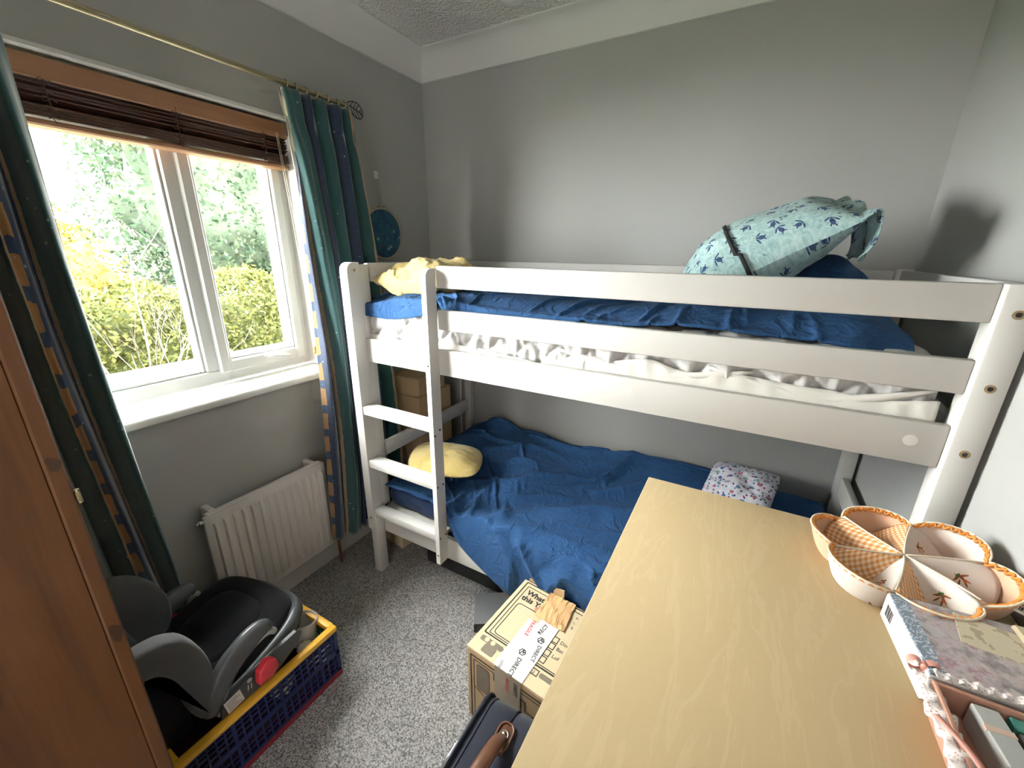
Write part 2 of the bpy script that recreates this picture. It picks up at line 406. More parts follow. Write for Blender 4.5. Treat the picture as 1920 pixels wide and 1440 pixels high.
# coving: concave quarter profile, bottom at z 2.232, about 95 mm out on the ceiling
CZ, CO = 2.232, .095
prof = [(0, CZ), (.012, CZ)]+[(.012+(CO-.022)*(1-math.cos(a)), CZ+.008+(ZC-CZ-.016)*math.sin(a)) for a in np.linspace(0.0, math.pi/2, 9)]+[(CO, ZC-.004), (CO, ZC), (0, ZC)]
def cove(name, mapf, a, b, label):
    V = []; n = len(prof)
    for e in (a, b):
        for o, z in prof: V.append(mapf(o, e+(o if e == a else -o), z))
    F = [(i, (i+1) % n, n+(i+1) % n, n+i) for i in range(n)]+[tuple(range(n))[::-1], tuple(range(n, 2*n))]
    struct(MB().add(V, F).build(name, M_COVE, sharp=30), label)
cove('trim_2', lambda o, e, z: (o, e, z), YF, 0, 'white coving above the window wall')
cove('trim_3', lambda o, e, z: (e, -o, z), 0, L, 'white coving above the wall behind the bunk bed')
cove('trim_4', lambda o, e, z: (L-o, e, z), YF, 0, 'white coving above the right wall')
def skirting(name, x0, x1, y0, y1, label):
    struct(MB().box(x0, x1, y0, y1, 0, .1, .004).build(name, M_WHITEP), label)
skirting('baseboard_left', 0, .015, YF, 0, 'white baseboard under the radiator'); skirting('baseboard_back', .015, L, -.015, 0, 'white baseboard behind the bunk bed'); skirting('baseboard_right', L-.015, L, YF, -.015, 'white baseboard by the desk')

# ------------------------------------------------------------------ window
win = bpy.data.objects.new('window_1', None); COL.objects.link(win); win.location = (-.14, -1.34, WZ0); struct(win, 'white plastic window with a fixed pane and an opening sash')
XF = -.10                                                               # room face of the frame
def ring(y0, y1, z0, z1, t, x0, x1, bev=.004, tb=None, ty=None):
    m = MB(); tb = tb or t; ty = ty or t
    m.box(x0, x1, y0, y0+t, z0, z1, bev); m.box(x0, x1, y1-ty, y1, z0, z1, bev); m.box(x0, x1, y0+t, y1-ty, z0, z0+tb, bev); m.box(x0, x1, y0+t, y1-ty, z1-t, z1, bev); return m
MU = -1.135
m = ring(WY0, WY1, WZ0+.03, WZ1, .036, XF-.065, XF, tb=.05); m.build('frame', M_UPVC, win)
m = MB(); m.box(XF-.065, XF, MU-.022, MU+.022, WZ0+.08, WZ1-.036, .005); m.build('mullion', M_UPVC, win)
m = ring(MU+.018, WY1-.028, WZ0+.068, WZ1-.03, .040, XF-.05, XF+.016, .006, tb=.046); m.box(XF-.02, XF+.010, MU+.056, MU+.063, WZ0+.11, WZ1-.07, .002)
sash = m.build('sash', M_UPVC, win, 30)
m = ring(WY0+.034, MU-.020, WZ0+.078, WZ1-.034, .016, XF-.045, XF-.008, .006); m.build('glazing_bead', M_UPVC, win, 30)
m = ring(MU+.056, WY1-.066, WZ0+.112, WZ1-.068, .012, XF-.03, XF+.006, .005); m.build('glazing_bead', M_UPVC, win, 30)
gm = bpy.data.materials.new('window_glass'); gm.use_nodes = True; tt = T(gm); gm.node_tree.nodes.clear()
o_ = tt.n('ShaderNodeOutputMaterial'); mx = tt.n('ShaderNodeMixShader'); tr = tt.n('ShaderNodeBsdfTransparent'); gl = tt.n('ShaderNodeBsdfGlossy'); lw_ = tt.n('ShaderNodeLayerWeight'); fr = tt.n('ShaderNodeMath', operation='MULTIPLY_ADD')
tr.inputs[0].default_value = (.96, .98, .97, 1); gl.inputs['Roughness'].default_value = .02; p4 = tt.n('ShaderNodeMath', operation='POWER'); p4.inputs[1].default_value = 4.0; gm.node_tree.links.new(lw_.outputs['Facing'], p4.inputs[0]); gm.node_tree.links.new(p4.outputs[0], fr.inputs[0]); fr.inputs[1].default_value = .35; fr.inputs[2].default_value = .03
gm.node_tree.links.new(fr.outputs[0], mx.inputs[0]); gm.node_tree.links.new(tr.outputs[0], mx.inputs[1]); gm.node_tree.links.new(gl.outputs[0], mx.inputs[2]); gm.node_tree.links.new(mx.outputs[0], o_.inputs[0])
MB().box(-.022, .0025, WY0+.001, WY1-.001, WZ1-.0135, WZ1-.0005, .002).build('edge_bead', M_WHITEP, win)
MB().box(XF-.036, XF-.030, WY0+.04, MU-.026, WZ0+.085, WZ1-.04, 0).build('pane', gm, win, smooth=False)
MB().box(XF-.036, XF-.030, MU+.05, WY1-.06, WZ0+.105, WZ1-.06, 0).build('pane', gm, win, smooth=False)
h = MB(); h.box(XF+.014, XF+.024, -.955, -.905, 1.022, 1.040, .004); h.tube([(XF+.028, -.94, 1.031), (XF+.04, -.925, 1.030), (XF+.044, -.90, 1.026), (XF+.044, -.865, 1.022)], [.007, .0075, .007, .006], 8); h.build('handle', M_UPVC, win)
m = MB(); m.prism([(XF+.002, .930), (.045, .922), (.053, .928), (.055, .940), (.050, .950), (.042, .955), (XF+.002, .957)], 'y', WY0+.001, WY1-.001); m.build('sill', M_SILL, win, 40)
m = MB(); m.box(-.104, -.002, WY1-.004, WY1-.0005, WZ0+.03, WZ1, 0); m.box(-.104, -.023, WY0, WY1, WZ1-.004, WZ1-.0005, 0); m.box(-.104, -.002, WY0+.0005, WY0+.004, WZ0+.03, WZ1, 0); m.build('reveal', M_WHITEP, win, smooth=False)
# ------------------------------------------------------------------ wooden venetian blind, drawn up
bl = thing('venetian_blind', 'dark brown wooden venetian blind drawn up to the top of the window', 'blind', (-.035, -1.34, 1.905))
BY0, BY1 = WY0+.012, WY1-.012
MB().box(-.040, -.028, BY0, BY1, 1.838, 1.890, .003).build('valance', M_BLINDV, bl)
MB().box(-.090, -.041, BY0, BY1, 1.850, 1.890, .003).build('headrail', M_BLINDS, bl)
zs = [1.829, 1.819, 1.809, 1.799, 1.790]+[1.780-.0040*i for i in range(7)]
for i, z in enumerate(zs):
    tl = -24+random.uniform(-3, 3) if i < 5 else random.uniform(-1, 1)
    s_ = MB(); s_.box(-.025, .025, BY0+.004, BY1-.004, -.0016, .0016, .0008); s_.xf(Tr(-.056, 0, z) @ Ry(tl)); s_.build('slat', M_BLINDS, bl)
MB().box(-.083, -.030, BY0+.004, BY1-.004, 1.733, 1.749, .004).build('bottom_rail', M_BLINDV, bl)
for ly in (-1.70, -1.395, -1.115, -.845):
    m = MB()
    for x in (-.029, -.0845):
        pts = [(x+random.uniform(-.0015, .0015), ly+random.uniform(-.002, .002), z) for z in np.linspace(1.852, 1.742, 12)]
        m.tube(pts, .0011, 5)
    for z in (1.835, 1.815, 1.796, 1.775, 1.757):
        pts = [(-.027-.006*math.sin(a), ly+.014*math.cos(a)+random.uniform(-.003, .003), z+.005*math.sin(a*2)) for a in np.linspace(0, 5.5, 12)]
        m.tube(pts, .001, 5)
    m.build('ladder_cord', M_BLINDS, bl)
for (yt, yb, zb) in ((-.806, -.771, 1.045), (-.800, -.757, .985)):
    c = MB(); c.tube([(-.016, yt+(yb-yt)*k+.004*math.sin(k*3), 1.85+(zb-1.85)*k) for k in np.linspace(0, 1, 14)], .0011, 5)
    co = c.build('pull_cord', M_LINING, bl)
    MB().lathe([(.0015, .0), (.0055, -.004), (.0062, -.014), (.008, -.030), (.0055, -.034), (.001, -.034)], Tr(-.016, yb+.0, zb+.004), 12).build('tassel', wood('tassel_wood', (.45, .2, .06), (.6, .3, .1)), co)

# ------------------------------------------------------------------ curtain rod with leaf finial
rod = thing('curtain_rod', 'antique brass curtain rod with an openwork leaf finial above the window', 'curtain rod', (.1, -1.4, 1.975))
RX, RZ_ = .115, 1.974
MB().tube([(RX, -2.45, RZ_), (RX, -.585, RZ_)], .0085, 14).build('pole', M_BRASS, rod)
lf = MB()
LF = lambda u, s: (RX+.002, -.585+.075*u, RZ_+.002-.012*u+s)
out = []
for k in range(25):
    a = 2*math.pi*k/24; u = .5-.5*math.cos(a); wd = .026*math.sin(a)*(1.0-.28*math.cos(a)); out.append(LF(u, wd))
lf.tube(out, .0021, 6); lf.tube([LF(u, .002*math.sin(u*5)) for u in np.linspace(-.03, 1, 8)], .0021, 6)
for u in (.22, .4, .58, .76):
    for sg in (1, -1):
        e = min(u+.2, .97); wd = .026*math.sin(math.acos(1-2*e))*(1+.28*(2*e-1)); lf.tube([LF(u, 0), LF((u+e)/2, sg*wd*.55), LF(e, sg*wd*.93)], .0015, 5)
lf.build('finial', M_DARKM, rod)
def ringrod(y):
    m = MB(); pts = [(RX+.014*math.sin(a), y+.002*math.cos(a), RZ_-.004+.014*math.cos(a)) for a in np.linspace(0, 2*math.pi, 17)]
    m.tube(pts, .0019, 6, caps=False); m.tube([(RX, y, RZ_-.018), (RX, y+.001, RZ_-.026)], .0016, 5); m.build('curtain_ring', M_BRASS, rod)
for y in (-.835, -.80, -.762, -.722, -.675, -.632, -.60): ringrod(y)
for y in (-1.50, -1.58, -1.66, -1.74): ringrod(y)
for y in (-.645, -2.3):
    m = MB(); m.tube([(.0, y, RZ_), (RX-.006, y, RZ_)], .006, 8); m.lathe([(.001, 0), (.018, 0), (.02, .004), (.012, .009), (.001, .01)], Tr(.0, y, RZ_) @ Ry(90), 16); m.build('bracket', M_BRASS, rod)

# ------------------------------------------------------------------ curtains
def catmull(K, u):
    K = np.asarray(K, float); t = K[:, 0]; r = np.zeros((len(u), K.shape[1]-1))
    for c in range(1, K.shape[1]):
        y = K[:, c]; sl = np.gradient(y, t); i = np.clip(np.searchsorted(t, u)-1, 0, len(t)-2)
        h = t[i+1]-t[i]; s = (u-t[i])/h
        r[:, c-1] = (2*s**3-3*s**2+1)*y[i]+(s**3-2*s**2+s)*h*sl[i]*.75+(-2*s**3+3*s**2)*y[i+1]+(s**3-s**2)*h*sl[i+1]*.75
    return r
def curtain_mesh(K, zt, zm, zb, nu, nv, seed, edge=None, reps=3.2, u0=0.0):
    u = np.linspace(0, 1, nu); v = np.linspace(0, 1, nv); R = catmull(K, u)
    vm = (zt-zm)/(zt-zb)
    P = np.zeros((nv, nu, 3)); UV = np.zeros((nv, nu, 2))
    for i, q in enumerate(v):
        l0 = (q-vm)*(q-1)/((0-vm)*(0-1)); l1 = q*(q-1)/(vm*(vm-1)); l2 = q*(q-vm)/((1-vm)*1)
        y = R[:, 0]*l0+R[:, 2]*l1+R[:, 4]*l2; x = R[:, 1]*l0+R[:, 3]*l1+R[:, 5]*l2
        head = math.exp(-((q-.055)/.02)**2)                           # pinch under the heading tape
        xm = x.mean(); x = xm+(x-xm)*(1-.45*head)
        wob = fbm(u*9+seed, q*3.1, seed, 2)*.010*smooth(.04, .3, q); x = x+wob+.006*np.sin(u*64+seed)*smooth(.02, .1, q)+fbm(u*30, q*8, seed+3, 2)*.004
        y = y+fbm(u*7, q*2.3+5, seed, 2)*.006*smooth(.04, .3, q)
        if edge is not None: y = y+np.interp(q, edge[0], edge[1])*(1-smooth(0, .25, u))
        z = zt-(zt-zb)*q+.004*np.sin(u*37)*(q > .98)
        P[i, :, 0] = np.maximum(x, .022); P[i, :, 1] = y; P[i, :, 2] = z
        UV[i, :, 0] = u*reps+u0; UV[i, :, 1] = (zt-z)
    return P, UV
rc = thing('curtain', 'blue and teal striped velvet curtain hanging between the window and the bunk bed', 'curtain', (.12, -.66, .2), 'striped velvet curtains')
KR = [ # u, top(y,x), middle(y,x), bottom(y,x)
 (.00, -.815,.085, -.838,.075, -.893,.10), (.06, -.832,.10, -.825,.125, -.882,.145), (.12, -.846,.10, -.795,.085, -.842,.10),
 (.19, -.852,.128, -.772,.150, -.826,.158), (.27, -.806,.140, -.748,.150, -.785,.152), (.34, -.780,.095, -.735,.085, -.772,.09),
 (.41, -.766,.140, -.720,.150, -.752,.155), (.48, -.732,.092, -.692,.082, -.715,.09), (.56, -.704,.140, -.660,.152, -.684,.155),
 (.64, -.672,.092, -.625,.082, -.640,.085), (.72, -.644,.140, -.590,.150, -.595,.155), (.80, -.616,.094, -.550,.082, -.55,.09),
 (.90, -.590,.136, -.510,.145, -.49,.15), (1.0, -.572,.094, -.468,.09, -.42,.09)]
P_, UV_ = curtain_mesh(KR, 1.953, 1.12, .19, 260, 90, 1.7, reps=3.35, u0=.0); P_[:, :, 0] = P_[:, :, 0]*.86+.034; P_[:, :, 1] -= .010
solid(MB().grid(P_, UV_).build('curtain_cloth', M_CURT, rc, 180, flip=False), .003, 0)
tp = MB(); tp.grid(P_[1:5, :, :]+np.array([-.006, 0, 0])); solid(tp.build('heading_tape', M_LINING, rc, 180, flip=False), .002, 0)
eg = MB(); eg.grid(np.stack([P_[:, 22, :]+np.array([-.012, -.004, 0]), P_[:, 34, :]+np.array([-.010, -.003, 0])], 1)); solid(eg.build('lining', M_LINING, rc, 180, flip=False), .002, 0)
lc = thing('curtain', 'blue and teal striped velvet curtain hanging beside the pine wardrobe', 'curtain', (.12, -1.6, .3), 'striped velvet curtains')
KL = [
 (.00, -1.495,.10, -1.490,.09, -1.440,.055), (.07, -1.488,.135, -1.482,.12, -1.434,.085), (.16, -1.53,.165, -1.502,.155, -1.458,.105),
 (.24, -1.545,.12, -1.535,.085, -1.480,.04), (.31, -1.555,.145, -1.553,.135, -1.495,.09), (.40, -1.585,.17, -1.580,.145, -1.525,.10),
 (.48, -1.600,.11, -1.605,.075, -1.565,.04), (.56, -1.620,.15, -1.632,.135, -1.600,.095), (.66, -1.655,.12, -1.668,.085, -1.65,.05),
 (.76, -1.685,.15, -1.70,.13, -1.69,.085), (.88, -1.73,.10, -1.75,.08, -1.75,.05), (1.0, -1.78,.13, -1.80,.11, -1.80,.08)]
P_, UV_ = curtain_mesh(KL, 1.955, 1.12, .19, 260, 90, 5.3, reps=-3.0, u0=1.16)
solid(MB().grid(P_, UV_).build('curtain_cloth', M_CURT, lc, 180, flip=False), .003, 0)
solid(MB().grid(P_[1:5, :, :]+np.array([-.006, 0, 0])).build('heading_tape', M_LINING, lc, 180, flip=False), .002, 0)

# ------------------------------------------------------------------ radiator
rd = thing('radiator', 'white ribbed panel radiator on the wall below the window', 'radiator', (.06, -1.105, .14))
RY0, RY1, RZ0, RZ1 = -1.341, -.868, .139, .559
np_ = 14; pitch = (RY1-RY0-.03)/np_
ys = []; xs = []; fl = []
P = []; zz = np.array([RZ0, RZ0+.022, RZ0+.03, RZ0+.042, (RZ0+RZ1)/2, RZ1-.042, RZ1-.030, RZ1-.022, RZ1])
amp = np.array([0, 0, .15, 1, 1, 1, .15, 0, 0])
yy = [RY0]
for k in range(np_):
    b = RY0+.015+k*pitch; yy += [b+pitch*q for q in (.02, .18, .30, .70, .82, .98)]
yy.append(RY1); yy = np.array(yy)
pr = np.zeros(len(yy))
for k in range(np_): pr[1+k*6+0:1+k*6+6] = [0, 0, 1, 1, 0, 0]
X = .080+.011*np.outer(amp, pr); X[0, :] = .076; X[-1, :] = .076; X[:, 0] = .074; X[:, -1] = .074
G = np.zeros((len(zz), len(yy), 3)); G[:, :, 0] = X; G[:, :, 1] = yy[None]; G[:, :, 2] = zz[:, None]
B = G.copy(); B[:, :, 0] = .058
m = MB(); m.grid(G); m.box(.055, .0755, RY0, RY1, RZ0, RZ1, .004); m.build('panel', M_RAD, rd, 40)
m = MB(); m.box(.050, .0715, RY0+.012, RY1-.012, RZ1-.002, RZ1+.006, .002)
m.build('top_grille', M_RAD, rd)
for y in (RY0+.035, RY1-.04):
    MB().box(.001, .06, y-.012, y+.012, RZ1-.03, RZ1+.012, .004).build('bracket', M_RAD, rd); MB().box(.001, .06, y-.012, y+.012, RZ0+.03, RZ0+.06, .004).build('bracket', M_RAD, rd)
m = MB(); m.lathe([(.001, 0), (.008, 0), (.009, .004), (.009, .014), (.005, .016), (.005, .02), (.001, .02)], Tr(.064, RY0+.002, RZ1-.016) @ Rx(90), 12); m.build('bleed_valve', M_STEEL, rd)
v_ = MB(); v_.lathe([(.001, 0), (.008, 0), (.008, .02), (.012, .022), (.012, .036), (.001, .036)], Tr(.064, RY1-.001, RZ0+.03) @ Rx(-90), 12); v_.lathe([(.001, -.02), (.011, -.02), (.012, .012), (.009, .018), (.001, .018)], Tr(.064, RY1+.026, RZ0+.03), 12)
vo = v_.build('valve', M_DARKM, rd)
MB().tube([(.064, RY1+.026, RZ0+.02), (.064, RY1+.026, .001)], .0075, 10).build('pipe', M_COPPER, rd)

# ------------------------------------------------------------------ embroidery hoop
hp = thing('embroidery_hoop', 'round embroidery hoop with blue starfish fabric hung on the wall by the curtain', 'wall hanging', (.008, -.342, 1.52))
HC = Vector((.010, -.344, 1.519)); HR = .113
def circ(r, x, n=48): return [(x, HC.y+r*math.cos(a), HC.z+r*math.sin(a)) for a in np.linspace(0, 2*math.pi, n+1)]
def _hoop(t):
    x, y, z = t.sep(t.obj()); yy, zz = (y-HC.y)*9.0, (z-HC.z)*9.0
    g = t.ramp(t.noise(t.comb(yy, zz, 0.0), 2.2, 4, .6)+zz*.12, [(.3, (.015, .055, .10)), (.5, (.022, .10, .15)), (.62, (.012, .05, .13)), (.72, (.02, .06, .17))])
    q = t.n('ShaderNodeTexVoronoi', voronoi_dimensions='2D'); t.put(q.inputs['Vector'], t.comb(yy, zz, 0.0)); q.inputs['Scale'].default_value = 3.6
    px, py, _ = t.sep(S(t, q.outputs['Position'])); cr, cg, cb = t.sep(S(t, q.outputs['Color']))
    dx, dy = (yy-px)*3.6, (zz-py)*3.6
    an = t.math('ARCTAN2', dy, dx)+cr*6.0; rad = (dx*dx+dy*dy)._m('SQRT')
    star = (rad < ((an*5.0).cos()*.5+.5)*.26+.10)*((zz*-.7+yy*.55+.35) > cg)
    col = t.ramp(cb, [(0, (.30, .38, .36)), (.3, (.07, .16, .22)), (.55, (.10, .04, .09)), (.7, (.02, .04, .12)), (.88, (.20, .26, .26))], 'CONSTANT')
    return dict(color=t.mix(star*.85, g, col), bump=t.noise(t.obj(), 900, 2), bd=.0004, bs=.4)
mH = mat('starfish_fabric', _hoop, rough=.9)
m = MB(); m.lathe([(.0, -.002), (HR-.004, -.002), (HR-.004, .003), (.0, .004)], Tr(HC.x, HC.y, HC.z) @ Ry(90), 48, caps=False); m.build('fabric', mH, hp)
MB().tube(circ(HR, HC.x, 48), .0045, 8, caps=False).build('outer_hoop', wood('hoop_wood', (.45, .36, .25), (.55, .46, .33)), hp)
m = MB(); m.box(.004, .016, HC.y-.014, HC.y+.014, HC.z+HR+.002, HC.z+HR+.012, .002); m.tube([(.010, HC.y-.024, HC.z+HR+.007), (.010, HC.y+.024, HC.z+HR+.007)], .0025, 8); m.build('hoop_screw', M_BRASS, hp)
m = MB(); m.tube([(.009, HC.y-.004, HC.z+HR+.01), (.006, -.353, 1.764), (.009, HC.y+.006, HC.z+HR+.01)], .0009, 5); m.build('hanging_thread', M_LINING, hp)
hk = MB(); hk.box(.0005, .004, -.366, -.342, 1.757, 1.79, .002); hk.tube([(.004, -.354, 1.775), (.012, -.354, 1.768), (.013, -.354, 1.76), (.008, -.354, 1.757)], .0022, 6)
tag(hk.build('wall_hook', M_WHITEP), 'small white hook on the wall above the embroidery hoop', 'hook')
fx = thing('ceiling_fitting', 'small round white fitting on the ceiling near the window corner', 'ceiling fitting', (.655, -.245, ZC))
MB().lathe([(.0, 0), (.045, 0), (.044, -.012), (.030, -.014), (.0, -.014)], Tr(.655, -.245, ZC-.0005), 28).build('base', M_UPVC, fx)
MB().lathe([(.024, -.013), (.023, -.018), (.012, -.022), (.0, -.023)], Tr(.655, -.245, ZC), 24).build('cover', M_UPVC, fx)
# ------------------------------------------------------------------ bunk bed
bed = thing('bunk_bed', 'white painted wooden shorty bunk bed with a ladder against the back wall', 'bunk bed', (1.14, -.4, 0))
def part(name, *boxes, m=M_BED, parent=None, bev=.004, label=None):
    q = MB()
    for b in boxes: q.box(*b, bev, seg=2)
    o = q.build(name, m, parent or bed)
    if label: o['label'] = label
    return o
YU, YR, RT = -.805, -.753, .022                                       # ladder face, rail face, rail thickness
X0, X1, XP = .244, 2.035, 1.985
def upright(x0, x1, z0, z1, yb, r=.030):
    poly = [(yb, z0), (YU, z0), (YU, z1-r)]+[(YU+r-r*math.cos(a), z1-r+r*math.sin(a)) for a in np.linspace(0, math.pi/2, 7)[1:]]+[(yb, z1)]
    bm = bmesh.new(); m = MB().prism(poly, 'x', x0, x1)
    for q in m.v: bm.verts.new(q)
    bm.verts.ensure_lookup_table()
    for f in m.f: bm.faces.new([bm.verts[i] for i in f])
    bmesh.ops.bevel(bm, geom=[e for e in bm.edges if e.calc_face_angle(0) > .6], offset=.003, segments=2, profile=.5, affect='EDGES')
    bm.verts.index_update(); q = MB().add([v.co[:] for v in bm.verts], [[v.index for v in f.verts] for f in bm.faces]); bm.free()
    return q.build('ladder_upright', M_BED, bed, 30)
u1 = upright(.242, .282, .240, 1.400, -.748); u2 = upright(.634, .654, .212, 1.388, -.7535)
part('leg', (.245, .286, -.797, -.7485, 0, .330)); part('leg', (.246, .2855, -.048, -.002, 0, 1.396)); part('leg', (1.990, 2.034, -.048, -.002, 0, 1.402))
post = part('post', (XP, X1, -.772, -.712, 0, 1.397))
part('corner_post', (.250, .281, -.747, -.700, .33, 1.392))
part('guard_rail', (.6545, XP, YR, YR+RT, 1.323, 1.396)); part('guard_rail', (.6545, XP, YR, YR+RT, 1.180, 1.250))
main = part('side_rail', (.2825, XP, YR, YR+RT, 1.015, 1.111)); part('side_rail', (.2865, XP, YR, YR+RT, .205, .306))
for z0, z1, yb in ((.800, .836, -.748), (.556, .592, -.748), (.316, .349, -.7535)): part('rung', (.2825, .6335, -.801, yb, z0, z1))
part('ledge', (.2865, .6335, -.7305, -.690, .306, .322))
for z0, z1 in ((1.325, 1.396), (1.015, 1.111), (.563, .630), (.205, .305)):
    part('end_rail', (.252, .274, -.6995, -.0485, z0, z1))
for z0, z1 in ((1.325, 1.398), (1.015, 1.111), (.560, .640), (.205, .305)):
    part('end_rail', (2.001, 2.023, -.7115, -.0485, z0, z1))
for z0, z1 in ((1.325, 1.396), (1.015, 1.111), (.205, .305)): part('back_rail', (.286, 1.9895, -.030, -.008, z0, z1))
for zb, n in ((1.030, 9), (.290, 9)):
    for k in range(n):
        x = .38+k*.185; part('bed_slat', (x, x+.06, -.7305, -.0305, zb, zb+.014), bev=.002)
def bolt(p, axis, r=.0062, parent=None, m=M_BOLT):
    Mx = Tr(*p) @ (Rx(90) if axis == '-y' else Ry(90))
    q = MB(); q.lathe([(.0, -.001), (r, -.001), (r, .0012), (r*.55, .0016), (r*.5, .0004), (.0, .0004)], Mx, 12); o = q.build('bolt', m, parent or bed); me = o.data; me.materials.append(M_BLACK)
    for pl in me.polygons:
        c = Mx.inverted() @ pl.center
        if math.hypot(c.x, c.y) < r*.5: pl.material_index = 1
    return o
for z in (1.343, 1.202, 1.063): bolt((2.010, -.772, z), '-y', .0085, post)
for z in (.26, .31): bolt((2.010, -.772, z), '-y', .0085, post)
for (y, z) in ((-.797, .79), (-.769, .805), (-.797, .572), (-.765, .571), (-.797, .336), (-.764, .336)): bolt((.654, y, z), 'x', .0042, u2, M_DARKM)
for (x, z) in ((.644, 1.06), (.644, .255)): bolt((x, YU, z), '-y', .005, u2, M_STEEL)
for z in (1.06, .30): bolt((.264, YU, z), '-y', .0048, u1, M_STEEL)
bolt((.282, -.772, 1.372), 'x', .0055, u1)
for x in (1.335, 1.930): MB().lathe([(.0, 0), (.0115, 0), (.0125, .0012), (.0, .0018)], Tr(x, YR, 1.068) @ Rx(90), 20).build('screw_cover', M_BED, main)
bolt((.60, -.0302, 1.36), '-y', .005, m=M_DARKM)

# ------------------------------------------------------------------ mattresses
def mattress(x0, x1, y0, y1, z0, z1, quilt, nx=240, seed=0, r=.035, puff=.008, sag=None):
    hy, hz = (y1-y0)/2, (z1-z0)/2; cy, cz = (y0+y1)/2, (z0+z1)/2
    loop = []                                                        # rounded rectangle, start at the front bottom, go up the front
    def arc(c0, c1, a0, a1): return [(c0+r*math.cos(a), c1+r*math.sin(a)) for a in np.linspace(a0, a1, 7)]
    pts = arc(y0+r, z0+r, 1.5*math.pi, math.pi)+[(y0, z) for z in np.linspace(z0+r, z1-r, 12)[1:-1]]+arc(y0+r, z1-r, math.pi, .5*math.pi)
    pts += [(y, z1) for y in np.linspace(y0+r, y1-r, 40)[1:-1]]+arc(y1-r, z1-r, .5*math.pi, 0)+[(y1, z) for z in np.linspace(z1-r, z0+r, 6)[1:-1]]+arc(y1-r, z0+r, 0, -.5*math.pi)+[(y, z0) for y in np.linspace(y1-r, y0+r, 12)[1:-1]]
    A = np.array(pts); nrm = np.roll(A, -1, 0)-np.roll(A, 1, 0); nrm = np.stack([-nrm[:, 1], nrm[:, 0]], 1); nrm /= np.linalg.norm(nrm, axis=1, keepdims=True)
    s = np.concatenate([[0], np.cumsum(np.linalg.norm(np.diff(A, axis=0), axis=1))])
    X = x0+(x1-x0)*(.5-.5*np.cos(np.linspace(0, 1, nx)*math.pi))*.12+(x1-x0)*np.linspace(0, 1, nx)*.88
    P = np.zeros((nx, len(A), 3))
    for i, x in enumerate(X):
        e = min(x-x0, x1-x); sc = 1.0 if e > r else 1-(r/hy)*(1-math.sqrt(max(0, 1-(1-e/r)**2)))
        scz = 1.0 if e > r else 1-(r/hz)*(1-math.sqrt(max(0, 1-(1-e/r)**2)))
        y = cy+(A[:, 0]-cy)*sc; z = cz+(A[:, 1]-cz)*scz
        dsp = quilt(x, s, A)*(1 if e > .01 else 0)
        y = y+nrm[:, 0]*-dsp; z = z+nrm[:, 1]*-dsp
        P[i, :, 0] = x; P[i, :, 1] = y; P[i, :, 2] = z
    m = MB(); m.grid(P, cv=True); n = len(A); m.f.append(tuple(range(n))); m.f.append(tuple((nx-1)*n+k for k in range(n))[::-1]); return m
def quilt(x, s, A):
    a = 30.0; u = (x+s)*a; w_ = (x-s)*a
    q = np.minimum(np.abs(np.sin(u)), np.abs(np.sin(w_))); d = .016*(np.clip(q*1.5, 0, 1)**.5-1)
    front = (A[:, 0] < -.70)
    return -(d+front*fbm(x*34, s*9, 2.0, 3)*.010+fbm(x*7, s*5, 7.0, 2)*.006)
mu = thing('mattress', 'white quilted mattress on the top bunk', 'mattress', (1.1, -.4, 1.045))
mattress(.262, 1.972, -.7215, -.036, 1.046, 1.250, quilt, 330, r=.05).build('quilted_cover', M_QUILT, mu, 180)
# loose fitted sheet bunched along the lower edge
sk = MB(); n = 300; xs = np.linspace(.27, 1.965, n); G = np.zeros((7, n, 3))
top = 1.128+.022*fbm(xs*5, 0, 3, 2)+.035*smooth(1.15, 1.4, xs)*(.45+.55*np.sin((xs-1.15)*7.5))*(1-.6*smooth(1.8, 1.95, xs))
for j, k in enumerate(np.linspace(0, 1, 7)):
    G[j, :, 0] = xs; G[j, :, 2] = 1.085+(top-1.085)*k
    G[j, :, 1] = -.7255-.004*np.sin(k*math.pi)+.0022*np.sin(xs*95+4*fbm(xs*6, k, 1, 2)+k*2)*(.3+k*.3)
G[:, :, 1] = np.maximum(G[:, :, 1], -.7305)
sk.grid(G); tub = sk.build('fitted_sheet', M_SHEETW, mu, 180, flip=False); solid(tub, .0015, 0)
rl = MB()
for (xa, xb, za, zb) in ((1.10, 1.46, 1.16, 1.125), (1.30, 1.62, 1.12, 1.165), (1.52, 1.93, 1.165, 1.100), (1.70, 1.955, 1.115, 1.175)):
    rl.tube([(xa+(xb-xa)*k, -.7255, za+(zb-za)*k-.012*math.sin(k*math.pi)) for k in np.linspace(0, 1, 14)], [.0018+.003*math.sin(k*math.pi) for k in np.linspace(0, 1, 14)], 6, rz=[.004+.007*math.sin(k*math.pi) for k in np.linspace(0, 1, 14)])
rl.build('sheet_fold', M_SHEETW, mu, 180)
ml = thing('mattress', 'navy sheeted mattress on the bottom bunk', 'mattress', (1.1, -.4, .323))
mattress(.288, 1.972, -.7235, -.036, .324, .432, lambda x, s, A: -fbm(x*9, s*14, 4.0, 3)*.007, 160, r=.04).build('sheeted_body', M_NAVYSHEET, ml, 180)

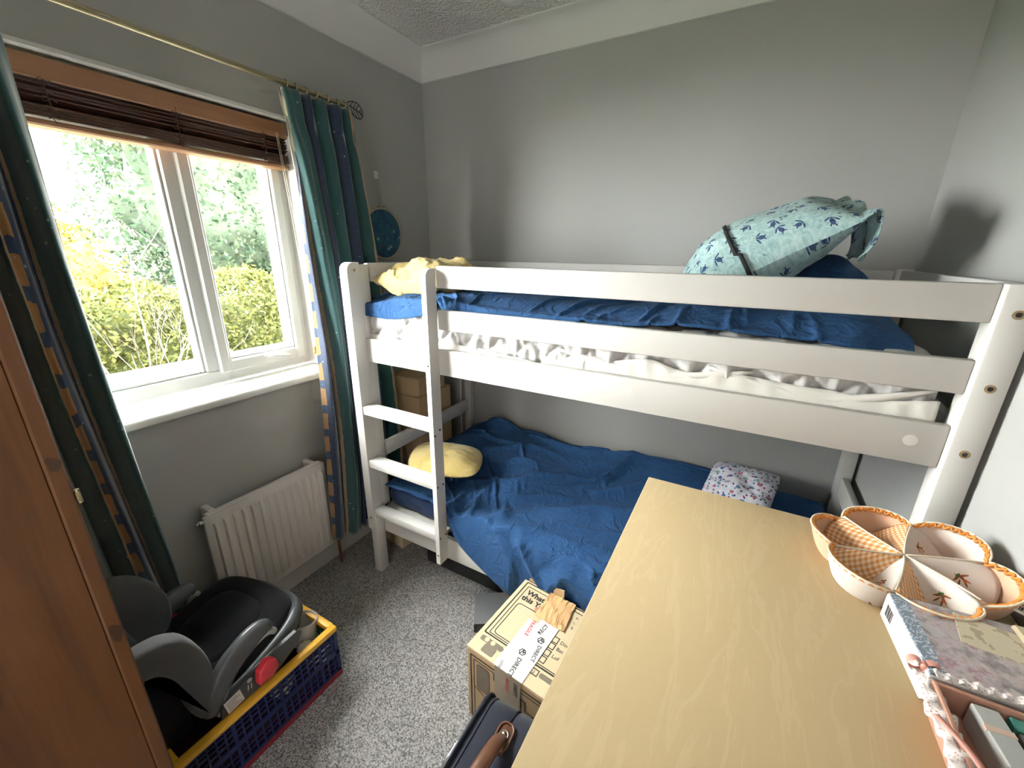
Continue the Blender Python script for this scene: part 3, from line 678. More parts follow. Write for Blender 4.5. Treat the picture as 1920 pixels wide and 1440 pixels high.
# ------------------------------------------------------------------ pillows
def pillow_mesh(lx, ly, th, nu=70, nv=60, seed=0.0, pinch=.07, wr=.012, sharpness=.62, UVs=1.0, rnd=0):
    u = np.linspace(-1, 1, nu); v = np.linspace(-1, 1, nv); U, V = np.meshgrid(u, v, indexing='ij')
    h = ((1-np.abs(U)**2.2)*(1-np.abs(V)**2.2)).clip(0)**sharpness
    inset = pinch*(1-np.abs(U)**2)*np.abs(V); insx = pinch*(1-np.abs(V)**2)*np.abs(U)
    X = U*lx/2*(1-insx); Y = V*ly/2*(1-inset)
    cr_ = .30; X = X*np.sqrt(1-cr_*V**4*.5*np.abs(U)**2); Y = Y*np.sqrt(1-cr_*U**4*.5*np.abs(V)**2)
    if rnd: X = X*np.sqrt(1-rnd*V**2/2); Y = Y*np.sqrt(1-rnd*U**2/2)
    top = []
    for sg in (1, -1):
        edge = (1-h)
        w_ = fbm(U*2.3+seed, V*2.3, sg+seed, 3)*wr*(.35+h)+np.abs(fbm(U*7*(1+edge), V*5, seed+sg*3, 2))*wr*-.5*edge*h**.3
        Z = sg*(th/2*h)+w_*h**.5
        top.append(np.stack([X, Y, Z], -1))
    return top, np.stack([U*lx/2, V*ly/2], -1)
def pillow(name, label, size, M, m, seed, group=None, **kw):
    lx, ly, th = size; (a, b), uv = pillow_mesh(lx, ly, th, seed=seed, **kw)
    t = thing(name, label, 'pillow', tuple(M.translation), group)
    q = MB(); q.grid(a, uv*1.0); q.grid(b[::-1], (uv+np.array([2.3, 1.1]))[::-1]); q.xf(M)
    o = q.build('pillowcase', m, t, 180, flip=False)
    return t, o
# ------------------------------------------------------------------ duvets
def duvet_grid(n, m, xa, xb, yback, lenf, ex, ey, z0, seed, yfront, hw=.003):
    x = np.linspace(xa, xb, n); Ly = lenf(x); t = np.linspace(0, 1, m)
    P = np.zeros((n, m, 3)); P[:, :, 0] = x[:, None]; s_ = t[None]*Ly[:, None]; D = (yback-yfront(x))[:, None]; P[:, :, 1] = yback-np.minimum(s_, D)
    P[:, :, 2] = z0(x[:, None], P[:, :, 1])+.012+.018*np.abs(fbm(P[:, :, 0]*9+seed, P[:, :, 1]*9, seed, 3))-np.maximum(s_-D, 0); P[:, :, 1] -= hw*smooth(0, .06, s_-D)*np.abs(fbm(x[:, None]*13, s_*4, seed, 2))
    kx = 1+ex*(.75+.7*vnoise(P[:-1, :, 0]*4.2, P[:-1, :, 1]*5, seed+4)); ky = 1+ey*(.75+.7*vnoise(P[:, :-1, 0]*4.2, P[:, :-1, 1]*4.5, seed+9))
    ru = (xb-xa)/(n-1)*kx; rv = (Ly/(m-1))[:, None]*ky
    return P, ru, rv
def hang_l(x): return .70+np.interp(x, [.29, .60, .655, .70, .85, 1.0, 1.2, 1.5, 2.0], [-.01, .02, .05, .075, .145, .195, .25, .30, .32])
FOLDS = [([(0.78, -0.80), (0.823, -0.75), (0.975, -0.611), (1.133, -0.499), (1.322, -0.41), (1.6, -.36)], .026, .022), ([(0.80, -0.80), (0.936, -0.735), (1.117, -0.627), (1.303, -0.574), (1.6, -.55)], .022, .020), ([(0.77, -0.80), (0.756, -0.697), (0.727, -0.575), (0.729, -0.443)], .024, .018),
 ([(0.63, -0.555), (0.805, -0.479), (0.896, -0.399), (0.99, -0.317), (1.2, -.27)], .022, .018), ([(0.90, -0.77), (1.05, -0.70), (1.2, -0.69), (1.4, -.67)], .016, .016), ([(0.58, -0.32), (0.759, -0.20), (0.942, -0.20)], .018, .016), ([(1.10, -0.36), (1.178, -0.208), (1.231, -0.08)], .030, .020), ([(1.15, -.37), (1.3, -.25), (1.42, -.22)], .026, .018),
 ([(0.72, -0.80), (0.675, -0.71), (0.649, -0.62)], .026, .016), ([(0.68, -0.075), (0.899, -0.11), (1.103, -0.075), (1.287, -0.09), (1.7, -.07)], .030, .024), ([(0.36, -0.13), (0.564, -0.22), (0.762, -0.23)], .022, .020), ([(.83, -.56), (.95, -.50), (1.1, -.44)], .012, .012), ([(.69, -.40), (.75, -.34), (.86, -.30)], .014, .012), ([(.84, -.79), (.89, -.68), (.91, -.60)], .018, .014), ([(.42, -.09), (.50, -.075), (.60, -.09)], .035, .02)]
GX, GY = np.linspace(.27, 2.0, 520), np.linspace(-.85, .01, 260); GXX, GYY = np.meshgrid(GX, GY, indexing='ij')
def _fold_field():
    h = np.zeros_like(GXX); wx = GXX+.012*fbm(GXX*11, GYY*11, 3.0, 2); wy = GYY+.012*fbm(GXX*11, GYY*11, 9.0, 2)
    for pl, am, wd in FOLDS:
        best = np.full_like(h, 9.0); tt = np.zeros_like(h); ns = len(pl)-1
        for k, ((ax, ay), (bx_, by)) in enumerate(zip(pl[:-1], pl[1:])):
            dx, dy = bx_-ax, by-ay; q = np.clip(((wx-ax)*dx+(wy-ay)*dy)/(dx*dx+dy*dy), 0, 1); dd = np.hypot(wx-ax-q*dx, wy-ay-q*dy)
            m_ = dd < best; best[m_] = dd[m_]; tt[m_] = ((k+q)/ns)[m_]
        h += am*np.exp(-(best/wd)**2)*np.sin(np.clip(tt*.88+.10, 0, 1)*math.pi)**.5
    return h
def _hl0(x, y):
    h = .466+.016*fbm(x*3.1, y*3.3, 5.0, 2)
    h = h+.055*np.exp(-((x-.43)/.15)**2-((y+.40)/.30)**2)+.05*np.exp(-((x-.80)/.22)**2-((y+.30)/.22)**2)+.035*np.exp(-((y+.10)/.09)**2)*smooth(.4, .6, x)+.05*np.exp(-((x-1.5)/.3)**2-((y+.2)/.2)**2)
    h = h+.045*np.exp(-((x-.45)/.14)**2-((y+.05)/.08)**2)
    return np.maximum(h-.040*smooth(-.40, -.78, y), .446)
HGRID = _hl0(GXX, GYY)+_fold_field()
def HL(x, y):
    x, y = np.broadcast_arrays(x, y); u = np.clip((x-GX[0])/(GX[1]-GX[0]), 0, len(GX)-1.001); v = np.clip((y-GY[0])/(GY[1]-GY[0]), 0, len(GY)-1.001)
    i, j = u.astype(int), v.astype(int); a, b = u-i, v-j
    return HGRID[i, j]*(1-a)*(1-b)+HGRID[i+1, j]*a*(1-b)+HGRID[i, j+1]*(1-a)*b+HGRID[i+1, j+1]*a*b
def FRONT(x, z):
    rid = np.clip(1-np.abs(fbm(x*8+z*5, z*2.5-x*2, 6.0, 2))*3.2, 0, 1)
    return -.748-.030*np.sin(math.pi*np.clip((.47-z)/.34, 0, 1))**.7-.020*rid
P0, ru, rv = duvet_grid(230, 130, .295, 1.965, -.045, hang_l, .045, .075, HL, 2.0, lambda x: np.where(x < .66, -.733, -.775), .03)
def coll_l(Q, P):
    x, y, z = Q[..., 0], Q[..., 1], Q[..., 2]
    np.clip(x, .293, 1.972, out=x); np.minimum(y, -.052, out=y)
    h = HL(x, y); fr = np.where(x < .66, -.738, FRONT(x, z))
    lad = x < .662
    y[lad] = np.maximum(y[lad], -.738)
    bx = (x > 1.0) & (x < 1.40) & (z < .40); y[bx] = np.maximum(y[bx], -.766)
    inside = (y > fr) & (z < h); dz = h-z; dy = y-fr
    up = inside & ((dz < dy*1.4) | lad); out = inside & ~up
    z[up] = h[up]; y[out] = fr[out]
    for msk in (up, out):
        Q[..., 0][msk] = P[..., 0][msk]+(x[msk]-P[..., 0][msk])*.75
    Q[..., 1][up] = P[..., 1][up]+(y[up]-P[..., 1][up])*.75
    np.maximum(z, .03, out=z)
    return Q
Dl = relax(P0, ru, rv, coll_l, steps=90, iters=5, seed=2)
db = thing('duvet', 'rumpled blue cotton duvet hanging over the front of the bottom bunk', 'duvet', (1.1, -.45, .47), 'blue duvets')
o = MB().grid(Dl).build('duvet_cover', M_BLUE, db, 180); solid(o, .010, -1); sub(o)
def hang_u(x): return .66+np.interp(x, [.27, .37, .60, .68, 1.0, 1.2, 1.4, 1.95], [.025, .080, .045, .055, .048, .012, -.012, -.010])
def HU(x, y):
    h = 1.294+.012*fbm(x*3.3, y*4, 8.0, 2)
    h = h+.150*np.exp(-((x-1.775)/.13)**2-((y+.32)/.19)**2)+.05*np.exp(-((x-1.13)/.12)**2-((y+.28)/.16)**2)+.055*np.exp(-((x-.60)/.07)**2-((y+.26)/.12)**2)+.035*np.exp(-((x-1.45)/.25)**2-((y+.35)/.2)**2)
    return h-.028*smooth(-.62, -.72, y)-.03*smooth(1.80, 1.90, x)-.028*smooth(.50, .30, x)
P1, ru, rv = duvet_grid(220, 100, .285, 1.915, -.06, hang_u, .11, .09, HU, 11.0, lambda x: np.where(x < .632, -.739, -.7265))
def coll_u(Q, P):
    x, y, z = Q[..., 0], Q[..., 1], Q[..., 2]
    np.clip(x, .276, 1.935, out=x); np.minimum(y, -.05, out=y)
    lad = x < .632; np.maximum(y, np.where(lad, -.742, -.7285), out=y)
    h = HU(x, y)-.035*smooth(1.2, 1.9, x)*smooth(-.60, -.72, y); fr = np.where(lad, -.736, -.7245)
    inside = (y > fr) & (z < h); up = inside & (h-z < (y-fr)*1.2+.004); out = inside & ~up
    z[up] = h[up]; y[out] = fr[out]
    Q[..., 0][up] = P[..., 0][up]+(x[up]-P[..., 0][up])*.75; Q[..., 1][up] = P[..., 1][up]+(y[up]-P[..., 1][up])*.75
    return Q
Du = relax(P1, ru, rv, coll_u, steps=80, iters=5, seed=3)
du = thing('duvet', 'rumpled blue cotton duvet on the top bunk behind the guard rails', 'duvet', (1.1, -.4, 1.25), 'blue duvets')
o = MB().grid(Du).build('duvet_cover', M_BLUE, du, 180); solid(o, .010, -1); sub(o)

# ------------------------------------------------------------------ pillows on the bunks
t, o = pillow('pillow', 'yellow terry pillow by the ladder on the top bunk', (.40, .32, .125), Tr(.455, -.560, 1.352) @ Rz(4) @ Rx(10), M_YELLOW, 3.0, 'yellow terry pillows', wr=.030, pinch=.08, nu=90, nv=80, rnd=.35)
t, o = pillow('pillow', 'yellow terry pillow behind the ladder on the bottom bunk', (.33, .22, .10), Tr(.535, -.595, .570) @ Rz(24) @ Rx(12) @ Ry(4), M_YELLOW, 8.0, 'yellow terry pillows', wr=.010, pinch=.03, rnd=.55)
MT = Tr(1.578, -.42, 1.446) @ Ry(-31) @ Rx(16)
tt_, to = pillow('pillow', 'pale teal pillow printed with navy turtles and tied with a black strap', (.49, .35, .205), MT, M_TURTLE, 12.0, None, wr=.010, pinch=.13, sharpness=.66, nu=90, nv=70)
(a, b), uv = pillow_mesh(.49, .35, .205, nu=90, nv=70, seed=12.0, pinch=.13, wr=.010, sharpness=.66)
def loop_at(i, g): return [a[i, j] for j in range(0, 70)]+[b[i, j] for j in range(69, -1, -1)]
L0, L1 = np.array(loop_at(36, 0)), np.array(loop_at(38, 0)); cen = L0.mean(0)
push = lambda A: A+(A-cen)*np.array([0, 1, 1])*.035
L0, L1 = push(L0), push(L1)
jog = np.where((np.arange(len(L0)) > 6) & (np.arange(len(L0)) < 133), 0, .010)[:, None]*np.array([1, 0, 0])
q = MB(); q.grid(np.stack([L0+jog, L1+jog], 1), cu=True); q.xf(MT); solid(q.build('strap', mat('black_elastic', color=(.012, .012, .014), rough=.8), tt_, 180, flip=False), .003, 0)
fl = MB(); n1, n2 = 24, 22; G = np.zeros((n1, n2, 3)); UVf = np.zeros((n1, n2, 2))
for i, s_ in enumerate(np.linspace(0, 1, n1)):
    for j, k in enumerate(np.linspace(0, 1, n2)):
        y = -.165+.27*k+.02*s_
        G[i, j] = (.212+.050*math.sin(min(s_*2.2, 1.45))-.10*max(0, s_-.35)+.008*math.sin(k*13+s_*3), y, -.16*smooth(.25, 1.0, s_)*(.6+.5*k)+.012*math.sin(k*9+2)*s_+.004); UVf[i, j] = (.235+.2*s_, y)
fl.grid(G, UVf); fl.xf(MT); solid(fl.build('pillowcase_flap', M_TURTLE, tt_, 180, flip=False), .003, 0)
t, o = pillow('pillow', 'white pillow with a small multicoloured floral print on the bottom bunk', (.27, .22, .12), Tr(1.670, -.185, .560) @ Rz(-14) @ Rx(36) @ Ry(-10), M_FLORAL, 21.0, None, wr=.016, pinch=.08, rnd=.25)

# ------------------------------------------------------------------ boxes behind and under the bed
def carton(name, label, x0, x1, y0, y1, z0, z1, rz=0, group=None, m=M_CARD):
    t = thing(name, label, 'box', ((x0+x1)/2, (y0+y1)/2, z0), group); cx, cy = (x0+x1)/2, (y0+y1)/2
    Mx = Tr(cx, cy, 0) @ Rz(rz) @ Tr(-cx, -cy, 0)
    MB().box(x0, x1, y0, y1, z0, z1-.004, .003).xf(Mx).build('carton', m, t)
    MB().box(x0, x1, y0, cy-.001, z1-.0039, z1, .001).xf(Mx).build('flap', m, t); MB().box(x0, x1, cy+.001, y1, z1-.0039, z1, .001).xf(Mx).build('flap', m, t)
    return t
carton('cardboard_box', 'brown cardboard box lowest in the stack behind the head of the bunk bed', .02, .215, -.405, -.13, 0, .40)
carton('cardboard_box', 'brown cardboard box in the middle of the stack behind the bunk bed', .022, .213, -.400, -.135, .4005, .735)
carton('cardboard_box', 'smaller brown cardboard box topmost in the stack behind the bunk bed', .03, .205, -.395, -.17, .7355, .832, 3)
cb = MB(); cb.tube([(.225, -.045, .92), (.223, -.052, .80), (.226, -.058, .70), (.222, -.055, .55), (.224, -.05, .30), (.23, -.06, .006)], .0028, 8); tag(cb.build('power_cable', M_UPVC), 'thin white cable hanging behind the bunk bed post', 'cable')
carton('cardboard_box', 'pale brown cardboard box under the ladder end of the bunk bed', .12, .27, -.62, -.46, 0, .13, -8, m=M_CARDTOP)
t = thing('storage_box', 'flat black plastic storage box under the bunk bed', 'box', (.72, -.55, 0))
MB().box(.42, .98, -.635, -.32, .002, .075, .012, seg=3).build('body', M_BLACK, t); MB().box(.412, .988, -.643, -.312, .075, .088, .005).build('lid', M_BLACK, t)
for k, (z, dx) in enumerate(((.0, .0), (.022, .02), (.044, -.01))):
    Mx = Tr(1.0+dx, -.690, z+.004) @ Rz(-38+6*k)
    tag(MB().box(-.20, .03, -.025, .02, 0, .018, .006, seg=2).xf(Mx).build('wooden_slat', wood('oak_slat', (.16, .08, .035), (.28, .15, .07), 1, 0)), ('brown wooden slat lying lowest beneath the bunk bed beside the taped box', 'brown wooden slat in the middle of the small stack beneath the bunk bed', 'brown wooden slat topmost of the small stack beneath the bunk bed')[k], 'wood slat', 'wooden slats under the bed')
mb_ = thing('metal_box', 'low silver topped black box on the carpet beside the taped moving box', 'box', (.91, -.80, 0))
Mx = Tr(.848, -.852, 0) @ Rz(32)
MB().box(0, .15, 0, .15, .004, .050, .003).xf(Mx).build('body', M_BLACK, mb_)
MB().box(-.001, .151, -.001, .151, .050, .055, .0015).xf(Mx).build('lid', mat('silver_lid', color=(.34, .36, .38), rough=.35, metal=.6), mb_)
MB().lathe([(.0, 0), (.011, 0), (.011, .003), (.007, .004), (.0, .0035)], Mx @ Tr(-.0002, .028, .027) @ Ry(-90), 18).build('knob', M_STEEL, mb_)

# ------------------------------------------------------------------ taped moving box with a printed television set
BX = Tr(1.000, -1.104, 0) @ Rz(-6); BW, BD, BH = .335, .330, .300
tb = thing('moving_box', 'pale cardboard moving box printed with a television and taped beside the desk', 'box', (1.0, -1.104, 0))
def bput(name, m_, fn, sharp=35, parent=None):
    q = MB(); fn(q); q.xf(BX); return q.build(name, m_, parent or tb, sharp)
bput('carton', M_CARD, lambda q: q.box(0, BW, 0, BD, .001, BH-.006, .003))
fa = bput('flap', M_CARDTOP, lambda q: q.box(0, BW/2-.001, 0, BD-.004, BH-.0058, BH-.001, .0012)); bput('flap', M_CARDTOP, lambda q: q.box(BW/2+.001, BW, 0, BD-.006, BH-.0058, BH-.001, .0012))
FLAPV = [(.012,BD-.002,BH-.001),(.158,BD-.002,BH-.001),(.158,BD-.004,BH+.034),(.02,BD-.004,BH+.014),(.012,BD+.002,BH-.003),(.158,BD+.002,BH-.003),(.158,BD+.000,BH+.034),(.02,BD+.000,BH+.014)]
bput('flap', M_CARD, lambda q: q.add(FLAPV, [(0,1,2,3),(7,6,5,4),(0,4,5,1),(1,5,6,2),(2,6,7,3),(3,7,4,0)]), 10)
TZ = BH-.001
def line(q, pts, wd=.003, closed=False, z=None):
    pts = list(pts)+([pts[0]] if closed else [])
    for (a0, b0), (a1, b1) in zip(pts[:-1], pts[1:]):
        d = Vector((a1-a0, b1-b0)); ln = d.length
        if ln < 1e-6: continue
        an = math.atan2(d.y, d.x); q2 = MB().box(-wd/2, ln+wd/2, -wd/2, wd/2, 0, .0004, 0); q2.xf(Tr(a0, b0, TZ if z is None else z) @ Matrix.Rotation(an, 4, 'Z')); q.add(q2.v, q2.f)
def rrect(u0, u1, v0, v1, r=.008):
    P = []
    for cx, cy, a0 in ((u1-r, v1-r, 0), (u0+r, v1-r, 90), (u0+r, v0+r, 180), (u1-r, v0+r, 270)):
        P += [(cx+r*math.cos(math.radians(a0+k)), cy+r*math.sin(math.radians(a0+k))) for k in (0, 45, 90)]
    return P
def outl(q):
    line(q, rrect(.016, BW-.014, .069, .318, .004), .0046, True); line(q, rrect(.029, BW-.028, .076, .303, .003), .0028, True)
    line(q, rrect(.040, .205, .083, .224, .010), .0028, True)
    for v in (.173, .148, .121, .095): line(q, [(.204, v-.010), (.222, v-.010), (.222, v+.010), (.204, v+.010)], .0028, True)
    line(q, [(.060, .026), (.062, .062)], .0001)
    for k in range(5): line(q, [(.224+.026*k, .071), (.245+.026*k, .071)], .002)
    line(q, [(.196, .040), (.225, .040), (.225, .058), (.196, .058)], .0028, True)
bput('printed_outline', M_INK, outl)
for (u0, u1, v0, v1) in ((.018, .100, .040, .058), (.100, .128, .042, .056), (.044, .088, .010, .0395), (.230, .300, .042, .058)):
    bput('printed_panel', M_INKG, lambda q: q.prism(rrect(u0, u1, v0, v1, .005), 'z', TZ, TZ+.0004))
for u in (.040, .063): bput('printed_knob', M_CARDTOP, lambda q: q.prism([(u+.0078*math.cos(a), .050+.0078*math.sin(a)) for a in np.linspace(0, 2*math.pi, 19)[:-1]], 'z', TZ+.0003, TZ+.0008))
def front(q):
    q2 = MB()
    z = 0
    line(q2, rrect(.016, BW-.014, .015, .275, .004), .0046, True, z); line(q2, rrect(.028, BW-.026, .022, .262, .003), .0028, True, z)
    line(q2, rrect(.040, .088, .150, .252, .010), .0022, True, z)
    line(q2, [(.105, .262), (.105, .235), (.118, .232), (.118, .205), (.145, .200), (.145, .15)], .003, False, z); line(q2, [(.112, .262), (.112, .24), (.125, .236), (.125, .212), (.152, .206), (.152, .15)], .003, False, z)
    line(q2, [(.150, .235), (.215, .235), (.215, .2), (.30, .2)], .003, False, z); line(q2, [(.24, .2), (.24, .12), (.255, .12), (.255, .2)], .003, False, z)
    line(q2, [(.030, .150), (.1, .12), (.16, .12)], .003, False, z)
    q.add([(u, -.0004-zz, v) for u, v, zz in q2.v], q2.f)
bput('printed_circuit', M_INK, front)
bput('printed_speaker', M_INKG, lambda q: q.prism([(u, v) for u, v in rrect(.043, .085, .153, .249, .008)], 'y', -.0006, .0))
def text(s, u, v, size, m_, rot=0, M=None, name='lettering', parent=None, sx=1.0, bold=0.0, z=None):
    cu = bpy.data.curves.new(name, 'FONT'); cu.body = s; cu.size = size; cu.extrude = .0002; cu.offset = bold; cu.resolution_u = 2
    tmp = bpy.data.objects.new('tmp', cu); COL.objects.link(tmp); dg = bpy.context.evaluated_depsgraph_get()
    me = bpy.data.meshes.new_from_object(tmp.evaluated_get(dg)); bpy.data.objects.remove(tmp); bpy.data.curves.remove(cu)
    me.name = name; me.materials.clear(); me.materials.append(m_)
    me.transform((M if M is not None else BX) @ Tr(u, v, (TZ if z is None else z)+.0006) @ Rz(rot) @ Matrix.Diagonal((sx, 1, 1, 1)))
    o = bpy.data.objects.new(name, me); COL.objects.link(o); attach(o, parent or tb); return o
text("What's", .040, .270, .030, M_INK, 0, bold=.0009); text("this Ya", .036, .242, .030, M_INK, 0, bold=.0009); text('B', .098, .229, .020, M_INKR, 0)
for s_, v in (('Din', .168), ('Bat', .143), ('Lof', .115)): text(s_, .230, v, .017, M_INK)
for k, ch in enumerate('BLAIN'): text(ch, .232-.002*k, .235+.021*k, .013, M_INK, 12)
for k, ch in enumerate('m'): text('LU', .199, .041, .014, M_INK, 8)
def tapew(q):
    q.box(.103, .138, -.0005, .190, TZ+.0008, TZ+.0014, 0); q.box(.139, .204, -.0005, .213, TZ+.0012, TZ+.0018, 0)
bput('parcel_tape', M_TAPEW, tapew)
bput('tape_end', M_TAPEC, lambda q: q.box(.108, .200, -.0022, -.0012, .14, TZ+.001, 0))
G = np.zeros((26, 30, 3))
for i, s_ in enumerate(np.linspace(0, 1, 26)):
    for j, k in enumerate(np.linspace(0, 1, 30)):
        u = .112+.098*s_+.016*(k-.5)*0; v = .208+.118*k; wr = abs(math.sin(s_*17+2.2*math.sin(k*4.5)))**.5
        G[i, j] = (u+.012*(1-k)*s_-.004*k, v, TZ+.0024+.0035*(1-wr)+.002*math.sin(k*6+s_*5)**2)
q = MB(); q.grid(G); q.xf(BX); solid(q.build('crumpled_tape', M_TAPEB, tb, 180, flip=False), .0008, 0)
TT = TZ+.0019
text('DIRECT', .152, .058, .019, M_INK, -86, z=TT, bold=.0003); text('DIRECT', .180, .125, .017, M_INK, -84, z=TT, bold=.0002); text('RECT', .166, .158, .018, M_INK, 82, z=TT, bold=.0003)
text('FRAGILE', .118, .192, .017, M_INKR, -84, z=TT, bold=.0002); text('LOSS', .118, .022, .011, M_INK, -84, z=TT)
def logo(u, v):
    q = MB(); z0 = TT+.0004; P = [(u+.0105*math.cos(a), v+.0105*math.sin(a)) for a in np.linspace(0, 2*math.pi, 7)[:-1]]
    line(q, P, .0024, True, z0); line(q, [(u-.005, v-.007), (u+.001, v+.008), (u+.003, v-.002), (u+.008, v+.004)], .0026, False, z0); q.xf(BX); q.build('printed_logo', M_INK, tb)
text('FRAGILE', .150, .285, .016, M_INKR, -90, BX @ Rx(90) @ Tr(0, 0, .0026), z=0.0, sx=.9); text('DIRECT', .178, .285, .016, M_INK, -90, BX @ Rx(90) @ Tr(0, 0, .0026), z=0.0, sx=.9)
logo(.153, .078); logo(.178, .143)
# ------------------------------------------------------------------ folding crate
cr = thing('folding_crate', 'blue lattice folding crate with yellow rim and red base beside the wardrobe', 'crate', (.355, -1.45, 0))
M_CBLUE = mat('blue_plastic', color=(.009, .016, .082), rough=.4); M_CYEL = mat('yellow_plastic', color=(.78, .42, .035), rough=.4); M_CRED = mat('red_plastic', color=(.22, .012, .02), rough=.45); M_CGRN = mat('green_plastic', color=(.01, .085, .03), rough=.45)
KX0, KX1, KY0, KY1, KH = .18, .530, -1.690, -1.213, .216
m = MB(); m.box(KX0, KX1, KY0, KY1, .0, .022, .004)
m.build('base', M_CRED, cr)
def lattice(name, m_, axis, c, a0, a1, th=.008):
    q = MB(); put = (lambda u0, u1, z0, z1, t0=0, t1=th: q.box(c+t0, c+t1, u0, u1, z0, z1, .0008)) if axis == 'x' else (lambda u0, u1, z0, z1, t0=0, t1=th: q.box(u0, u1, c+t0, c+t1, z0, z1, .0008))
    n = max(6, int((a1-a0)/.0215)); st = (a1-a0)/n
    for z0, z1 in ((.022, .034), (.098, .118), (.188, .197)): put(a0, a1, z0, z1)
    for z0, z1 in ((.050, .056), (.070, .076), (.134, .140), (.155, .161), (.174, .179)): put(a0, a1, z0, z1, .001, th-.001)
    for k in range(n+1):
        b = .012 if k in (0, n) else (.0045 if k % 6 else .010); put(max(a0, a0+k*st-b/2), min(a1, a0+k*st+b/2), .03, .19, .0005, th-.0005)
    put(a0, a0+.014, .022, .197); put(a1-.014, a1, .022, .197)
    o = q.build(name, m_, cr); return o
lattice('side_panel', M_CBLUE, 'x', KX1-.010, KY0+.002, KY1-.002); lattice('side_panel', M_CBLUE, 'x', KX0+.002, KY0+.002, KY1-.002)
lattice('end_panel', M_CGRN, 'y', KY1-.010, KX0+.012, KX1-.012); lattice('end_panel', M_CGRN, 'y', KY0+.002, KX0+.012, KX1-.012)
m = MB()
for b in ((KX0, KX0+.024, KY0, KY1), (KX1-.022, KX1+.002, KY0, KY1), (KX0+.02, KX1-.02, KY0, KY0+.022), (KX0+.02, KX1-.02, KY1-.021, KY1+.002)): m.box(*b, .197, KH, .004, seg=2)
m.build('rim', M_CYEL, cr)
cp = thing('plastic_cup', 'white plastic tub tipped inside the crate beside the booster seat', 'tub', (.45, -1.27, .15))
Mx = Tr(.424, -1.272, .150) @ Rz(20) @ Rx(-10) @ Matrix.Scale(.84, 4)
MB().lathe([(.0, .0), (.046, .0), (.048, .01), (.052, .085), (.055, .095), (.052, .097), (.048, .088), (.044, .012), (.0, .008)], Mx, 40).build('body', mat('white_tub_plastic', color=(.62, .61, .6), rough=.4), cp)
def toy(name, label, c, r):
    q = MB(); V = []; nu, nv = 24, 16; G = np.zeros((nv, nu, 3))
    for i, th in enumerate(np.linspace(.02, math.pi-.02, nv)):
        for j in range(nu):
            ph = 2*math.pi*j/nu; rr = r*(1+.10*math.sin(7*ph+3*th)+.06*math.sin(9*th)); G[i, j] = (c[0]+rr*math.sin(th)*math.cos(ph), c[1]+rr*math.sin(th)*math.sin(ph), c[2]+rr*.9*math.cos(th))
    q.grid(G, cv=True); return tag(q.build(name, fabric('cream_knit', (.55, .5, .42), (.66, .6, .52), 300, .95, .4, .002, .8), sharp=180), label, 'toy')
toy('knitted_toy', 'cream knitted toy in the corner of the crate next to the white tub', (.4785, -1.300, .175), .024); toy('knitted_toy', 'cream knitted toy under the booster seat beside the crate rim', (.490, -1.400, .135), .034)
tag(MB().box(.20, .50, -1.66, -1.24, .024, .112, .03, seg=3).build('folded_cloth', fabric('dark_red_cloth', (.04, .008, .012), (.06, .012, .02))), 'dark red folded cloth lying in the bottom of the crate', 'cloth')

# ------------------------------------------------------------------ booster seat
M_BFAB = fabric('black_seat_fabric', (.008, .008, .010), (.013, .013, .016), 800, .9, .04); M_GFAB = fabric('grey_seat_fabric', (.065, .065, .07), (.085, .085, .09), 600, .9, .25)
M_SHELL = mat('charcoal_plastic', color=(.05, .05, .053), rough=.42); M_SHELL2 = mat('gunmetal_plastic', color=(.075, .08, .086), rough=.33); M_LGREY = mat('light_grey_plastic', color=(.34, .34, .34), rough=.45)
M_REDG = mat('red_guide_plastic', color=(.62, .035, .05), rough=.38)
bs = thing('booster_seat', 'black and grey child booster car seat resting in the folding crate', 'car seat', (.31, -1.45, .13))
BM = Tr(.300, -1.590, .138) @ Rz(6) @ Rx(13)
def outline(a, y0, y1, n=56, p=3.2):
    P = []
    for k in range(n):
        t = 2*math.pi*k/n; c, s = math.cos(t), math.sin(t)
        P.append((a*math.copysign(abs(c)**(2/p), c), (y0+y1)/2+(y1-y0)/2*math.copysign(abs(s)**(2/p), s)))
    return np.array(P)
O_ = outline(.185, .0, .355)
def pad(levels, name, m_, crown=0):
    G = []
    for sc, z in levels:
        c = np.array([0, .1775]); q = c+(O_-c)*sc; zz = z+crown*(-(q[:, 0]/.185)**2*.4-((q[:, 1]-.1775)/.1775)**2*.25)
        zz = zz-.030*smooth(.30, .37, q[:, 1]); G.append(np.column_stack([q, zz]))
    q = MB(); q.grid(np.array(G), cv=True); n = len(O_); q.f.append(tuple(range(n))[::-1]); q.f.append(tuple((len(levels)-1)*n+k for k in range(n))); q.xf(BM); return q.build(name, m_, bs, 60)
pad([(.90, .0), (.97, .004), (1.02, .03), (1.05, .085), (1.055, .092), (1.03, .094), (.9, .092)], 'base_shell', M_SHELL)
pad([(.93, .095), (.985, .100), (1.0, .112), (.99, .126), (.95, .136), (.86, .142), (.70, .143), (.625, .1425), (.612, .1385), (.598, .1425), (.45, .143), (.2, .143), (.02, .143)], 'seat_cushion', M_BFAB, .012)
q = MB(); k0 = [O_[k]*np.array([1.06, 1])+np.array([0, .004]) for k in range(-7, 18)]
q.tube([(p[0], p[1], .088-.030*float(smooth(.30, .37, p[1]))+.002) for p in k0], [.006+.013*math.sin(math.pi*i/24) for i in range(25)], 10, rz=[.01+.017*math.sin(math.pi*i/24)**.7 for i in range(25)]); q.xf(BM); q.build('front_trim', M_SHELL2, bs, 60)
